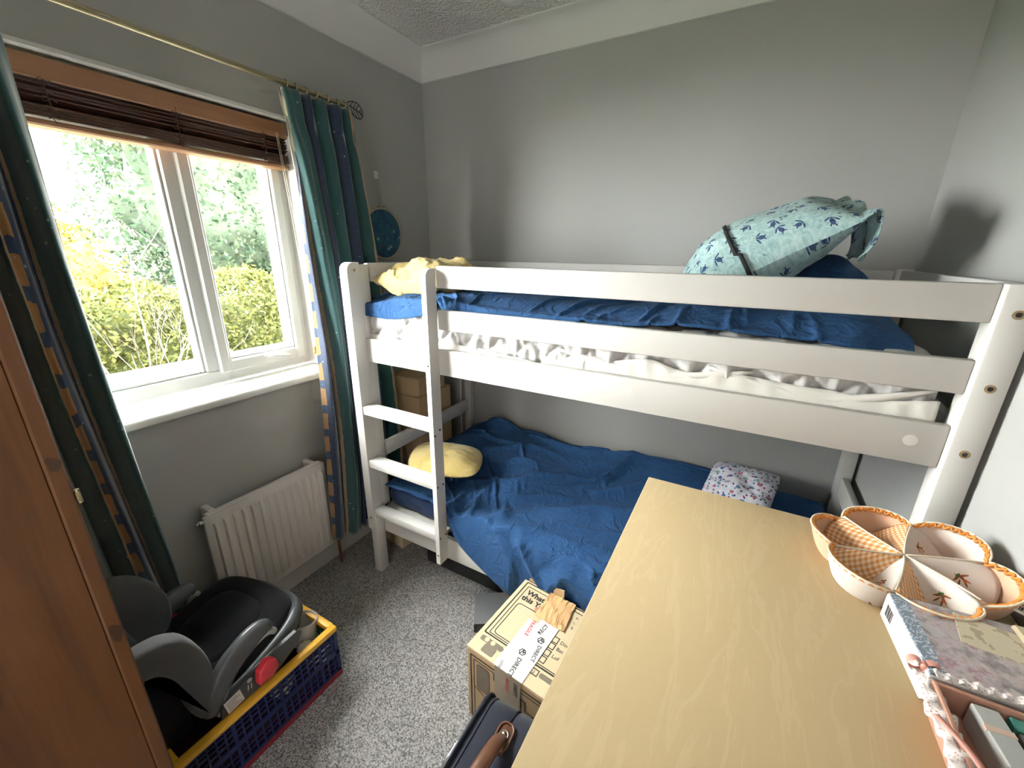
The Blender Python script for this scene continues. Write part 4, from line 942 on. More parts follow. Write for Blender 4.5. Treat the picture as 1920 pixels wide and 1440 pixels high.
def arm(dx, dy, dz):
    C = [(.487, -1.574, .232), (.488, -1.560, .282), (.486, -1.532, .322), (.484, -1.498, .349), (.481, -1.458, .368), (.478, -1.422, .374), (.476, -1.398, .366), (.475, -1.390, .356)]
    C = [(x+dx, y+dy, z+dz) for x, y, z in C]
    fine = catmull(np.column_stack([np.linspace(0, 1, 8), np.array(C)]), np.linspace(0, 1, 26)); w_ = np.linspace(0, 1, 26)
    rr = .012+.012*np.sin(np.clip(w_*1.15, 0, 1)*math.pi)**.5; r2 = .014+.020*np.sin(np.clip(w_*1.05+.05, 0, 1)*math.pi)**.6
    o = MB().tube([tuple(p) for p in fine], list(rr), 14, rz=list(r2)).build('armrest', M_SHELL2, bs, 60)
    sgn = 1 if dx == 0 else -1
    low = [(p[0]+.004*sgn, p[1]+.010, p[2]-.028+.006*math.sin(k*3)) for p, k in zip(fine, w_)]
    MB().tube(low[1:25], .011, 8, rz=.010).build('arm_trim', M_LGREY, o, 60)
arm(0, 0, 0); arm(-.345, -.045, .004)
def guide(x, y, z, rz):
    q = MB(); q.prism([(-.030, -.022), (.012, -.034), (.036, -.018), (.034, .012), (.014, .032), (-.018, .018)], 'x', -.013, .013)
    bm = bmesh.new(); [bm.verts.new(v) for v in q.v]; bm.verts.ensure_lookup_table(); [bm.faces.new([bm.verts[i] for i in f]) for f in q.f]
    bmesh.ops.bevel(bm, geom=bm.edges[:], offset=.005, segments=2, profile=.5, affect='EDGES'); bm.verts.index_update()
    q = MB().add([v.co[:] for v in bm.verts], [[v.index for v in f.verts] for f in bm.faces]); bm.free(); q.xf(Tr(x, y, z) @ Rz(rz) @ Rx(8)); q.build('belt_guide', M_REDG, bs, 50)
guide(.526, -1.448, .276, 4); guide(.118, -1.500, .270, 4); guide(.155, -1.588, .285, 20)
def wing(poly, xc, sgn):
    P = catmull(np.column_stack([np.linspace(0, 1, len(poly)), np.array(poly)]), np.linspace(0, 1, 40)); c = P.mean(0)
    G = []
    for off, sc in ((-.030, .0), (-.030, .55), (-.026, .84), (-.014, .97), (.0, 1.0), (.014, .975), (.024, .86), (.030, .6), (.031, .0)):
        q = c+(P-c)*sc; G.append(np.column_stack([np.full(len(q), xc+off*sgn)+.05*sgn*-np.clip((q[:, 0]-c[0])/.1, 0, 1)**2*.3, q]))
    return MB().grid(np.array(G), cv=True)
def ear(name, m_, poly, x0, x1, bev):
    P = catmull(np.column_stack([np.linspace(0, 1, len(poly)), np.array(poly)]), np.linspace(0, 1, 46)); q = MB().prism([tuple(p) for p in P], 'x', x0, x1)
    bm = bmesh.new(); [bm.verts.new(v) for v in q.v]; bm.verts.ensure_lookup_table(); [bm.faces.new([bm.verts[i] for i in f]) for f in q.f]; bmesh.ops.recalc_face_normals(bm, faces=bm.faces[:])
    bmesh.ops.bevel(bm, geom=[e for e in bm.edges if abs(e.verts[0].co.x-e.verts[1].co.x) < 1e-6], offset=bev, segments=3, profile=.5, affect='EDGES'); bm.verts.index_update()
    q = MB().add([v.co[:] for v in bm.verts], [[v.index for v in f.verts] for f in bm.faces]); bm.free(); return q.build(name, m_, bs, 60)
ear('side_wing', M_GFAB, [(-1.690, .552), (-1.660, .553), (-1.626, .546), (-1.588, .518), (-1.562, .462), (-1.549, .385), (-1.558, .300), (-1.574, .245), (-1.600, .250), (-1.618, .300), (-1.626, .365), (-1.640, .425), (-1.662, .462), (-1.690, .475)], .445, .498, .012)
ear('side_wing', M_GFAB, [(-1.690, .552), (-1.66, .555), (-1.60, .548), (-1.560, .522), (-1.524, .470), (-1.506, .405), (-1.509, .345), (-1.53, .305), (-1.57, .285), (-1.63, .28), (-1.690, .30)], .115, .165, .012)
q = MB(); q.box(.170, .442, -1.692, -1.655, .20, .56, .016, seg=3); q.box(.425, .468, -1.690, -1.610, .21, .44, .014, seg=3); q.build('backrest', M_BFAB, bs)
sk_ = MB(); sk_.prism([(-1.566, .2175), (-1.560, .252), (-1.52, .276), (-1.45, .288), (-1.385, .298), (-1.335, .302), (-1.318, .286), (-1.335, .258), (-1.40, .226), (-1.44, .2175)], 'x', .4995, .512); sk_.build('side_skirt', M_SHELL, bs, 30)
SM = Tr(.5122, -1.531, .243) @ Ry(90) @ Rz(90)
st_ = MB(); st_.box(-.022, .022, -.022, .022, 0, .0008, 0); st_.xf(SM @ Rz(8)); so = st_.build('safety_label', mat('paper_label', color=(.62, .58, .54), rough=.7), bs)
l_ = MB()
for k in range(5): l_.box(-.017, .017-.006*(k % 3), -.016+.007*k, -.0135+.007*k, .0009, .0012, 0)
l_.xf(SM @ Rz(8)); l_.build('label_print', mat('grey_print', color=(.25, .24, .25), rough=.8), so)
l_ = MB(); l_.box(-.006, -.003, -.006, .012, 0, .001, 0); l_.box(.003, .006, -.006, .012, 0, .001, 0); l_.lathe([(.0, 0), (.007, 0), (.007, .001), (.0, .001)], Tr(-.001, .024, 0), 14); l_.xf(Tr(.5122, -1.488, .246) @ Ry(90) @ Rz(80)); l_.build('symbol', M_LGREY, bs)

# ------------------------------------------------------------------ pine wardrobe
wd = thing('wardrobe', 'stained pine wardrobe with a framed panel door close to the camera', 'wardrobe', (.40, -2.08, 0))
WX, WYE = .620, -1.700
MB().box(.200, WX-.022, -2.44, WYE-.002, .06, 1.88, .004).build('carcass', M_PINE, wd)
MB().box(.195, WX-.03, -2.435, WYE-.008, 0, .06, .003).build('plinth', M_PINE, wd)
MB().box(.185, WX+.012, -2.46, WYE+.004, 1.88, 1.905, .006).build('top', M_PINE, wd)
m = MB(); m.box(WX-.0215, WX, WYE-.0235, WYE, .07, 1.87, .003); m.box(WX-.0215, WX, -2.44, -2.40, .07, 1.87, .003); m.box(WX-.0215, WX, -2.40, WYE-.0235, 1.80, 1.87, .003); m.box(WX-.0215, WX, -2.40, WYE-.0235, .07, .16, .003)
dr = m.build('door', M_PINE, wd)
MB().box(WX-.019, WX-.007, -2.40, WYE-.023, .16, 1.80, .002).build('door_panel', M_PINE, dr)
def knotm(t):
    d = t.n('ShaderNodeVectorMath', operation='LENGTH'); return dict(color=(.07, .024, .008))
for z, s_ in ((.735, 1.0), (1.10, .6)):
    q = MB(); q.prism([(WYE-.0118+.0085*math.cos(a)*(1+.25*math.sin(3*a+z)), z+.024*s_*math.sin(a)*(1+.2*math.cos(2*a+z))) for a in np.linspace(0, 2*math.pi, 17)[:-1]], 'x', WX+.0001, WX+.0005); q.build('knot', mat('pine_knot', color=(.050, .018, .007), rough=.45), dr)
q = MB(); q.box(WX-.012, WX+.002, WYE+.0005, WYE+.006, 1.022, 1.040, .001); q.tube([(WX-.002, WYE+.004, 1.018), (WX-.002, WYE+.004, 1.044)], .0035, 8); q.build('hinge', M_BRASS, dr)

# ------------------------------------------------------------------ suitcase
M_NAVYF = fabric('navy_luggage_fabric', (.020, .023, .036), (.028, .031, .046), 900, .8, .15, .0006, .5); M_NAVYP = mat('navy_piping', color=(.012, .016, .03), rough=.35); M_LEATH = mat('brown_leather', lambda t: dict(color=t.mix(t.noise(t.obj(), 40, 3), (.085, .034, .018), (.16, .07, .04)), bump=t.noise(t.obj(), 220, 3), bd=.0006, bs=.4), rough=.32, coat=.2)
sc_ = thing('suitcase', 'navy fabric suitcase with a brown leather handle standing below the desk edge', 'suitcase', (1.27, -1.5, 0))
SX0, SX1, SY0, SY1, SZ = 1.146, 1.408, -1.86, -1.188, .330
def sprof(g=0, r=.055):
    P = []
    for cy, cz, a0 in ((SY1-r, SZ-r, 0), (SY0+r, SZ-r, 90), (SY0+r, .006+r, 180), (SY1-r, .006+r, 270)):
        P += [(cy+(r-g)*math.cos(math.radians(a0+k)), cz+(r-g)*math.sin(math.radians(a0+k))) for k in np.linspace(0, 90, 9)]
    return P
G = []
for x, g in ((SX0, .03), (SX0, .012), (SX0+.004, .003), (SX0+.02, .0), (SX0+.085, -.002), (SX0+.09, .002), (SX0+.095, -.001), (SX0+.145, -.001), (SX0+.15, .002), (SX0+.155, -.002), (SX1-.02, .0), (SX1-.004, .003), (SX1, .012), (SX1, .03)):
    G.append([(x, p[0], p[1]) for p in sprof(g)])
q = MB(); q.grid(np.array(G), cv=True); n = len(G[0]); q.f.append(tuple(range(n))); q.f.append(tuple((len(G)-1)*n+k for k in range(n))[::-1]); q.build('body', M_NAVYF, sc_, 50)
for x, g in ((SX0+.004, -.001), (SX1-.004, -.001)): MB().tube([(x, p[0], p[1]) for p in sprof(g)+sprof(g)[:1]], .0062, 8, caps=False).build('piping', M_NAVYP, sc_, 180)
for x in (SX0+.022, SX0+.088, SX0+.152): MB().tube([(x, p[0], p[1]) for p in sprof(-.0005)+sprof(-.0005)[:1]], .0022, 6, caps=False).build('seam', M_NAVYP, sc_, 180)
hd = MB(); HX = 1.236
pts = [(HX, -1.285, SZ+.010), (HX-.002, -1.310, SZ+.026), (HX-.006, -1.365, SZ+.034), (HX-.010, -1.44, SZ+.036), (HX-.012, -1.52, SZ+.034), (HX-.012, -1.56, SZ+.024), (HX-.012, -1.585, SZ+.008)]
fine = catmull(np.column_stack([np.linspace(0, 1, 7), np.array(pts)]), np.linspace(0, 1, 30)); hd.tube([tuple(p) for p in fine], [.012+.006*math.sin(math.pi*min(1, k*1.6)) for k in np.linspace(0, 1, 30)], 12, rz=[.005+.007*math.sin(math.pi*k) for k in np.linspace(0, 1, 30)])
ho = hd.build('handle', M_LEATH, sc_, 60)
def loop2(cy, z, r, ly, th, m_, nm, par):
    P = [(HX+r*math.cos(a), cy+(ly if math.sin(a) > 0 else -ly)+r*math.sin(a), z) for a in np.linspace(0, 2*math.pi, 25)]
    return MB().tube(P, th, 8, caps=False).build(nm, m_, par, 180)
for cy in (-1.284, -1.583):
    q = MB(); q.box(HX-.017, HX+.017, cy-.034, cy+.030, SZ-.002, SZ+.0065, .003, seg=2); q.build('handle_mount', M_LEATH, ho)
    loop2(cy, SZ+.0075, .019, .014, .0028, M_LEATH, 'mount_rim', ho)
    loop2(cy-.012, SZ+.011, .011, .013, .0016, M_STEEL, 'handle_ring', ho)
    for dy in (-.022, .006): MB().lathe([(.0, 0), (.0072, 0), (.0074, .003), (.004, .006), (.0, .0065)], Tr(HX, cy+dy, SZ+.0065), 14).build('rivet', M_BRASS, ho)
q = MB(); q.tube([(SX0-.001, -1.335, SZ-.010), (SX0-.004, -1.352, SZ-.012), (SX0-.005, -1.372, SZ-.016)], .0055, 8); q.build('zip_end', mat('pale_metal', color=(.75, .78, .76), rough=.3, metal=.6), sc_)
q = MB()
for k in range(6): q.lathe([(.0, -.004), (.0052, -.003), (.0052, .003), (.0, .004)], Tr(SX0-.006-.002*k, -1.384-.011*k, SZ-.018-.004*k) @ Rx(70), 8)
q.build('zip_chain', M_STEEL, sc_)

# ------------------------------------------------------------------ desk
dk = thing('desk', 'desk with a pale maple effect top standing against the right wall', 'desk', (1.74, -1.3, 0))
DX0, DX1, DY0, DY1, DZ = 1.4265, L-.004, -1.76, -.852, .88
MB().box(DX0+.001, DX1, DY0, DY1-.001, DZ-.024, DZ, .0016, seg=2).build('top', M_MAPLE, dk)
m = MB(); m.box(DX0, DX0+.0009, DY0, DY1, DZ-.0225, DZ-.0015, 0); m.box(DX0, DX1, DY1-.0009, DY1, DZ-.0225, DZ-.0015, 0); m.build('edge_strip', mat('pale_edge_strip', color=(.74, .60, .40), rough=.4), dk, smooth=False)
for y0, y1 in ((-.90, -.878), (-1.74, -1.718)): MB().box(DX0+.012, DX1-.002, y0, y1, 0, DZ-.0245, .002).build('side_panel', M_MAPLE, dk)
MB().box(DX1-.04, DX1-.02, -1.717, -.901, .35, DZ-.0245, .002).build('modesty_panel', M_MAPLE, dk)
# ------------------------------------------------------------------ fabric bread basket on the desk
def _ging(t):
    u, v, _ = t.sep(t.uv()); a = (u*95.0).fract() > .5; b = (v*95.0).fract() > .5
    return dict(color=t.ramp((a+b)*.5, [(0, (.76, .66, .54)), (.34, (.72, .41, .20)), (.7, (.58, .24, .075))], 'CONSTANT'), bump=t.noise(t.obj(), 900, 2), bd=.0003, bs=.3)
M_GING = mat('orange_gingham', _ging, rough=.85, spec=.15)
def _emb(t):
    u, v, _ = t.sep(t.uv()); k = None
    for cx, cy, a, b, r in ((.085, .0, .013, .002, .3), (.088, .004, .011, .002, 1.1), (.086, -.006, .010, .0018, -.5), (.076, .003, .009, .0018, 2.2), (.080, .010, .008, .0016, 1.7)):
        e = _ell(u, v, cx, cy, a, b, r); k = e if k is None else k.min(e)
    g = _ell(u, v, .078, -.003, .006, .002, -.9) < 1.0; m_ = k < 1.0
    c = t.mix(t.noise(t.uv(), 30, 2), (.70, .62, .56), (.74, .67, .61)); c = t.mix(m_, c, t.mix(t.noise(t.uv(), 160, 2) > .5, (.45, .11, .03), (.18, .08, .03)))
    return dict(color=t.mix(g, c, (.05, .12, .03)), bump=t.noise(t.obj(), 900, 2), bd=.0003, bs=.3)
M_EMB = mat('embroidered_cotton', _emb, rough=.85, spec=.15); M_PEACH = fabric('peach_cotton', (.62, .39, .26), (.68, .46, .33), 900, .85, .1, .0003, .2); M_TRIM = mat('orange_braid', color=(.68, .26, .05), rough=.7); M_TRIMW = mat('cream_piping', color=(.80, .70, .55), rough=.7)
bk = thing('bread_basket', 'scalloped fabric bread basket of orange gingham and white embroidered pockets on the desk', 'basket', (1.897, -.995, DZ))
BC = Vector((1.900, -.990, DZ+.003)); BR = .140; NP = 6; PH0 = math.radians(12)
TILT = Tr(*BC) @ Ry(-4) @ Rx(3)
def rimp(th):
    k = (th-PH0)/(2*math.pi/NP); f = abs((k % 1)-.5)*2                # 1 on a seam, 0 in a petal's middle
    rr = BR*(1.0-.20*f**2.2+.02*math.sin(th*3+1)); z = .059+.007*math.sin(2*th+.6)-.009*f**3
    return rr, z
def pocket(k, side):
    """half a pocket: from the seam ridge down into the fold"""
    nr, ns = 16, 12; G = np.zeros((nr, ns, 3)); UV = np.zeros((nr, ns, 2))
    for i, r in enumerate(np.linspace(.03, .985, nr)):
        for j, s_ in enumerate(np.linspace(0, 1, ns)):               # 0 ridge, 1 valley
            dth = 2*math.pi/NP; th = PH0+dth*(k+(s_*.5 if side == 0 else 1-s_*.5)); rr, zr = rimp(th)
            ridge = .048+.004*r-.02*(r > .8)*(r-.8); val = .044-.036*smooth(.0, .75, r)
            z = ridge+(val-ridge)*float(smooth(0, 1, s_))**.8
            swirl = (1-r)*.10
            rd_ = rr*r*(1-.18*float(smooth(0, 1, s_))*r); G[i, j] = (rd_*math.cos(th+swirl), rd_*math.sin(th+swirl), float(z)); UV[i, j] = (r*BR, (s_-.5)*r*BR*.9)
    q = MB(); q.grid(G, UV); q.xf(TILT)
    solid(q.build('gingham_panel' if side == 0 else 'embroidered_panel', M_GING if (side == 0) else M_EMB, bk, 180, flip=False), .0022, 0)
for k in range(NP): pocket(k, 0); pocket(k, 1)
for k in range(NP):
    G = np.zeros((9, 25, 3)); UV = np.zeros((9, 25, 2)); tp_ = []
    for i, h_ in enumerate(np.linspace(0, 1, 9)):
        for j, s_ in enumerate(np.linspace(0, 1, 25)):
            th = PH0+2*math.pi/NP*(k+s_); rr, zr = rimp(th); r = rr*(.80+.20*h_**.6); G[i, j] = (r*math.cos(th), r*math.sin(th), .002+(zr-.002)*h_**1.3); UV[i, j] = (s_*.1, h_*.06)
    q = MB(); q.grid(G, UV); q.xf(TILT); w_ = solid(q.build('outer_wall', M_PEACH if k % 3 else M_EMB, bk, 180, flip=False), .0022, 0)
    q = MB(); pts = []
    for s_ in np.linspace(0, 1, 70):
        th = PH0+2*math.pi/NP*(k+s_); rr, zr = rimp(th); wv = math.sin(s_*2*math.pi*13); pts.append(((rr-.0035+.0022*wv)*math.cos(th), (rr-.0035+.0022*wv)*math.sin(th), zr-.004+.0030*wv))
    q.tube(pts, .0026, 5, rz=.0044); q.xf(TILT); q.build('braid', M_TRIM, w_, 180)
    q = MB(); q.tube([((rimp(th)[0])*math.cos(th), rimp(th)[0]*math.sin(th), rimp(th)[1]) for th in np.linspace(PH0+2*math.pi/NP*k, PH0+2*math.pi/NP*(k+1), 30)], .0018, 6); q.xf(TILT); q.build('piping', M_TRIMW, w_, 180)
    q = MB(); th = PH0+2*math.pi/NP*k; q.tube([(rimp(th)[0]*r*math.cos(th+(1-r)*.1), rimp(th)[0]*r*math.sin(th+(1-r)*.1), (.0495+.004*r)) for r in np.linspace(.02, .97, 14)], .0016, 6); q.xf(TILT); q.build('seam_piping', M_TRIMW, bk, 180)
q = MB(); q.box(-.009, .009, -.007, .007, 0, .0008, 0); LBM = Tr(2.018, -1.060, .931) @ Rz(-35) @ Rx(25); q.xf(LBM); lb = q.build('price_label', mat('white_label', color=(.8, .8, .78), rough=.6), bk)
q = MB()
for k in range(7): q.box(-.006+.0018*k, -.0052+.0018*k+.0004*(k % 3), -.002, .0055, .0008, .0011, 0)
q.xf(LBM); q.build('barcode', M_INK, lb)

# ------------------------------------------------------------------ keepsakes beside the basket
def _lacy(t):
    x, y, z = t.sep(t.obj()); d, c, _ = t.voro(t.obj(), 95); n = t.noise(t.obj(), 38, 4, .65); b = t.noise(t.obj(), 16, 2)
    k = t.ramp(n, [(.3, (.16, .14, .14)), (.45, (.36, .31, .31)), (.55, (.50, .43, .43)), (.66, (.34, .20, .22)), (.75, (.45, .44, .46))])
    k = t.mix((d < .28)*.4, k, (.62, .55, .55)); k = t.mix((b > .60)*.7, k, (.50, .49, .48))
    st = (y*.06+x) < 1.802+.004
    return dict(color=t.mix(st, k, t.mix((t.noise(t.obj(), 320, 2) > .55), (.20, .25, .32), (.55, .6, .66))))
kb = thing('keepsake_box', 'white card keepsake box with a barcode and a grey lacy picture lid under the basket', 'box', (1.94, -1.18, DZ))
KM = Tr(1.861, -1.258, DZ) @ Rz(4)
MB().box(0, .168, 0, .150, .0005, .044, .0015).xf(KM).build('carton', mat('white_card', color=(.84, .83, .81), rough=.45), kb)
MB().box(.001, .167, .001, .149, .0442, .047, .001).xf(KM).build('picture_lid', mat('grey_lacy_picture', _lacy, rough=.3), kb)
q = MB()
for k in range(7): q.box(-.0005, .0, .114+.0034*k, .1154+.0034*k+.0005*(k % 2), .014, .034, 0)
q.xf(KM); q.build('barcode', M_INK, kb)
M_LACE = mat('white_lace', lambda t: dict(color=t.mix(t.voro(t.obj(), 260)[0] < .30, (.80, .74, .71), (.56, .36, .33)), bump=t.noise(t.obj(), 300, 3), bd=.002, bs=.8), rough=.9); M_RIBBON = mat('pink_ribbon', color=(.72, .33, .27), rough=.35)
def frill(name, A, B, w0, h0, waves, m_, parent, n=120, lift=.004):
    A, B = Vector(A), Vector(B); d = B-A; sd = d.normalized().cross(Vector((0, 0, 1))); G = np.zeros((7, n, 3))
    for j, k in enumerate(np.linspace(0, 1, n)):
        c = A+d*k
        for i, s_ in enumerate(np.linspace(-1, 1, 7)):
            p = c+sd*(s_*w0*(1+.18*math.sin(k*waves*2.1+1))); G[i, j] = (p.x, p.y, p.z+lift+h0*(1-abs(s_))*.6+h0*.7*abs(s_)*math.sin(k*waves*2*math.pi+(2 if s_ > 0 else 0)))
    q = MB(); q.grid(G); return solid(q.build(name, m_, parent, 180, flip=False), .0012, 0)
frill('lace_trim', KM @ Vector((.004, -.001, .046)), KM @ Vector((.166, -.001, .046)), .0055, .0035, 12, M_LACE, kb)
pb = thing('memory_box', 'open pink lined box with lace trim holding small books on the desk', 'box', (1.95, -1.43, DZ))
M_PINKB = fabric('dusty_pink_lining', (.42, .22, .16), (.50, .28, .20), 400, .7, .1, .0003, .2)
PX0, PX1, PY0, PY1, PH = 1.864, 2.037, -1.62, -1.262, .043
m = MB(); m.box(PX0, PX1, PY0, PY1, DZ+.0005, DZ+.005, .001); m.box(PX0, PX0+.005, PY0, PY1, DZ+.004, DZ+PH, .001); m.box(PX1-.005, PX1, PY0, PY1, DZ+.004, DZ+PH, .001); m.box(PX0+.004, PX1-.004, PY1-.005, PY1, DZ+.004, DZ+PH, .001); m.box(PX0+.004, PX1-.004, PY0, PY0+.005, DZ+.004, DZ+PH, .001)
m.build('body', M_PINKB, pb)
frill('lace_trim', (PX0-.004, PY1+.034, DZ+.030), (PX0-.004, PY0, DZ+PH+.002), .012, .006, 16, M_LACE, pb, 180)
rb = MB()
BP = Vector((PX0-.004, PY1+.018, DZ+.040))
for sg, ln in ((1, .020), (-1, .017)):
    G = np.zeros((16, 5, 3))
    for i, a in enumerate(np.linspace(0, 2*math.pi, 16)):
        for j, k in enumerate(np.linspace(-1, 1, 5)): G[i, j] = (BP.x+sg*(ln*.5-ln*.5*math.cos(a)), BP.y+k*.005+.004*math.sin(a), BP.z+.006*math.sin(a)+.003)
    rb.grid(G)
rb.box(BP.x-.004, BP.x+.004, BP.y-.005, BP.y+.005, BP.z-.001, BP.z+.008, .002)
rb.build('ribbon_bow', M_RIBBON, pb, 60)
rb = MB(); pts = [(PX0-.010+.014*abs(math.sin(k*4.0))-.004*math.cos(k*9), PY1-.06-.22*k, DZ+PH+.004+.008*abs(math.sin(k*7.5))) for k in np.linspace(0, 1, 40)]
rb.tube(pts, .004, 6, rz=.0008); rb.build('ribbon', M_RIBBON, pb, 180)
def book(label, x0, x1, y0, y1, h, c, band=None, rz=0):
    t = thing('book', label, 'book', ((x0+x1)/2, (y0+y1)/2, DZ+.005), 'small books in the pink box'); cx, cy = (x0+x1)/2, (y0+y1)/2; Mx = Tr(cx, cy, 0) @ Rz(rz) @ Tr(-cx, -cy, 0)
    MB().box(x0, x1, y0, y1, DZ+.0055, DZ+h, .0015).xf(Mx).build('cover', mat('book_cover_%02x%02x%02x' % tuple(int(255*v) for v in c), color=c, rough=.45), t)
    if band: MB().box(*band[:4], DZ+h-.004, DZ+h+.0004, .0003).xf(Mx).build('title_band', mat('book_band', color=(.62, .45, .36), rough=.5), t)
book('pale grey book with a cream band at the left of the pink box', 1.900, 1.926, -1.345, -1.272, .040, (.42, .43, .41), (1.8995, 1.9265, -1.306, -1.298), 6)
book('green book along the back of the pink box', 1.931, 2.028, -1.287, -1.270, .038, (.04, .20, .16), (1.99, 2.0285, -1.2873, -1.2697))
book('grey book in front of the green book in the pink box', 1.933, 2.028, -1.309, -1.2885, .036, (.20, .19, .18), (1.985, 2.0285, -1.3093, -1.2882))
book('black book nearest the camera in the pink box', 1.934, 2.028, -1.350, -1.312, .034, (.02, .02, .022))
cdm = Tr(1.962, -1.150, DZ+.0478) @ Rz(-8) @ Rx(2)
cdt = MB().box(-.042, .052, -.030, .030, 0, .0014, .0004).xf(cdm).build('greeting_card', mat('cream_card', lambda t: dict(color=t.mix(t.noise(t.obj(), 60, 3) > .58, (.60, .52, .38), (.40, .33, .22))), rough=.5)); tag(cdt, 'cream greeting card lying on the grey lacy lid', 'card')
fm = Tr(2.012, -1.165, DZ+.0485) @ Rz(4) @ Ry(-3)
env = MB().box(-.020, .022, -.10, .06, 0, .008, .003).xf(fm).build('folder', mat('beige_folder', color=(.46, .38, .25), rough=.6)); tag(env, 'beige card folder propped against the right wall behind the card', 'folder')

# ------------------------------------------------------------------ garden seen through the window
rng = np.random.default_rng(5)
def leafmat(name, stops, rough=.6):
    if name in MATS: return MATS[name]
    m = mat(name, lambda t: dict(color=t.ramp(t.rand(), stops)), rough=rough, spec=.2); t = T(m)
    p = m.node_tree.nodes['Principled BSDF']; tl = t.n('ShaderNodeBsdfTranslucent'); mx = t.n('ShaderNodeMixShader'); mx.inputs[0].default_value = .45
    src = p.inputs['Base Color'].links[0].from_socket; m.node_tree.links.new(src, tl.inputs[0])
    o = [n for n in m.node_tree.nodes if n.type == 'OUTPUT_MATERIAL'][0]; m.node_tree.links.new(p.outputs[0], mx.inputs[1]); m.node_tree.links.new(tl.outputs[0], mx.inputs[2]); m.node_tree.links.new(mx.outputs[0], o.inputs[0])
    return m
def leaf_cloud(name, C, size, m_, parent, face=None):
    n = len(C); nrm = rng.normal(size=(n, 3))+(np.array(face) if face is not None else 0); nrm /= np.linalg.norm(nrm, axis=1, keepdims=True)
    a = np.cross(nrm, rng.normal(size=(n, 3))); a /= np.linalg.norm(a, axis=1, keepdims=True); b = np.cross(nrm, a)
    s_ = size*rng.uniform(.6, 1.35, (n, 1)); bend = nrm*s_*.25
    V = np.stack([C-a*s_, C+b*s_*.5+bend*.5, C+a*s_+bend, C-b*s_*.5+bend*.5], 1).reshape(-1, 3)
    me = bpy.data.meshes.new(name); F = (np.arange(n)[:, None]*4+np.arange(4)[None]).astype(np.int32)
    me.vertices.add(n*4); me.vertices.foreach_set('co', V.astype(np.float32).ravel()); me.loops.add(n*4); me.loops.foreach_set('vertex_index', F.ravel())
    me.polygons.add(n); me.polygons.foreach_set('loop_start', np.arange(n, dtype=np.int32)*4); me.update(calc_edges=True); me.materials.append(m_)
    o = bpy.data.objects.new(name, me); COL.objects.link(o); attach(o, parent); o['kind'] = 'stuff'; return o
def shell(n, c, r, lo=.72, bumps=.22, zmin=None):
    d = rng.normal(size=(n, 3)); d /= np.linalg.norm(d, axis=1, keepdims=True); k = rng.uniform(lo, 1, (n, 1))*(1+bumps*fbm(d[:, 0]*3+c[0], d[:, 1]*3+c[1], d[:, 2]*3, 3)[:, None])
    p = np.array(c)+d*np.array(r)*k
    return p if zmin is None else p[p[:, 2] > zmin]
GZ = -2.6
def lump(c, r, nu=48, nv=30):
    G = np.zeros((nv, nu, 3)); th = np.linspace(.02, math.pi-.02, nv)[:, None]; ph = np.linspace(0, 2*math.pi, nu, endpoint=False)[None]
    d = np.stack([np.sin(th)*np.cos(ph), np.sin(th)*np.sin(ph), np.cos(th)*np.ones_like(ph)], -1); k = 1+.22*fbm(d[..., 0]*3+c[0], d[..., 1]*3+c[1], d[..., 2]*3, 3)
    return np.array(c)+d*np.array(r)*k[..., None]
struct(MB().box(-40, -TW-.02, -16, 32, GZ-.2, GZ, 0).build('ground', mat('lawn', lambda t: dict(color=t.mix(t.noise(t.obj(), 3, 4), (0.0210, 0.0385, 0.0070), (0.0385, 0.0595, 0.0140))), rough=.9), smooth=False), 'lawn of the garden below the window')
M_BARK = mat('bark', lambda t: dict(color=t.mix(t.noise(t.obj(), 12, 4), (0.0280, 0.0210, 0.0158), (0.0560, 0.0455, 0.0350))), rough=.9)
def trunk(m_, base, top, r): m_.tube([tuple(np.array(base)+(np.array(top)-np.array(base))*k+np.array([0, .12*math.sin(k*5), 0])) for k in np.linspace(0, 1, 8)], [r*(1-.7*k) for k in np.linspace(0, 1, 8)], 8)
LG = [(0, (0.0095, 0.0210, 0.0105)), (.35, (0.0189, 0.0357, 0.0189)), (.7, (0.0315, 0.0504, 0.0252)), (1, (0.0504, 0.0630, 0.0336))]; LY = [(0, (0.0210, 0.0273, 0.0042)), (.35, (0.0420, 0.0483, 0.0095)), (.7, (0.0630, 0.0672, 0.0147)), (1, (0.0882, 0.0840, 0.0252))]; LF_ = [(0, (0.0714, 0.0567, 0.0063)), (.5, (0.0966, 0.0756, 0.0105)), (1, (0.0588, 0.0630, 0.0126))]
def tree(name, label, c, r, n, size, stops, cat='tree', lo=.70, trunk_r=.16, zmin=None, core=.74):
    t = thing(name, label, cat, (c[0], c[1], GZ)); q = MB(); trunk(q, (c[0], c[1], GZ), (c[0], c[1]+.1, c[2]+r[2]*.5), trunk_r)
    for k in range(7):
        a = rng.uniform(0, 2*math.pi); e = (c[0]+r[0]*.7*math.cos(a), c[1]+r[1]*.7*math.sin(a), c[2]+r[2]*rng.uniform(-.4, .7)); s_ = (c[0], c[1], c[2]-r[2]*rng.uniform(.2, .7)); q.tube([s_, tuple((np.array(s_)+np.array(e))/2+np.array([0, 0, -.15])), e], [trunk_r*.4, trunk_r*.28, trunk_r*.1], 6)
    q.build('trunk', M_BARK, t, 60)
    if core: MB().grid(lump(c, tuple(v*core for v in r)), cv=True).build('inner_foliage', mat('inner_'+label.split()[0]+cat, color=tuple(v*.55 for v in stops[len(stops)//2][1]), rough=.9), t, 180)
    leaf_cloud('foliage', shell(n, c, r, lo, zmin=zmin), size, leafmat('leaves_'+label.split()[0]+cat, stops), t, (.4, -.3, .5)); return t
tree('evergreen_tree', 'large blue green tree behind the hedge in the left pane', (-10.0, 4.6, 3.3), (2.2, 3.1, 3.9), 28000, .062, LG)
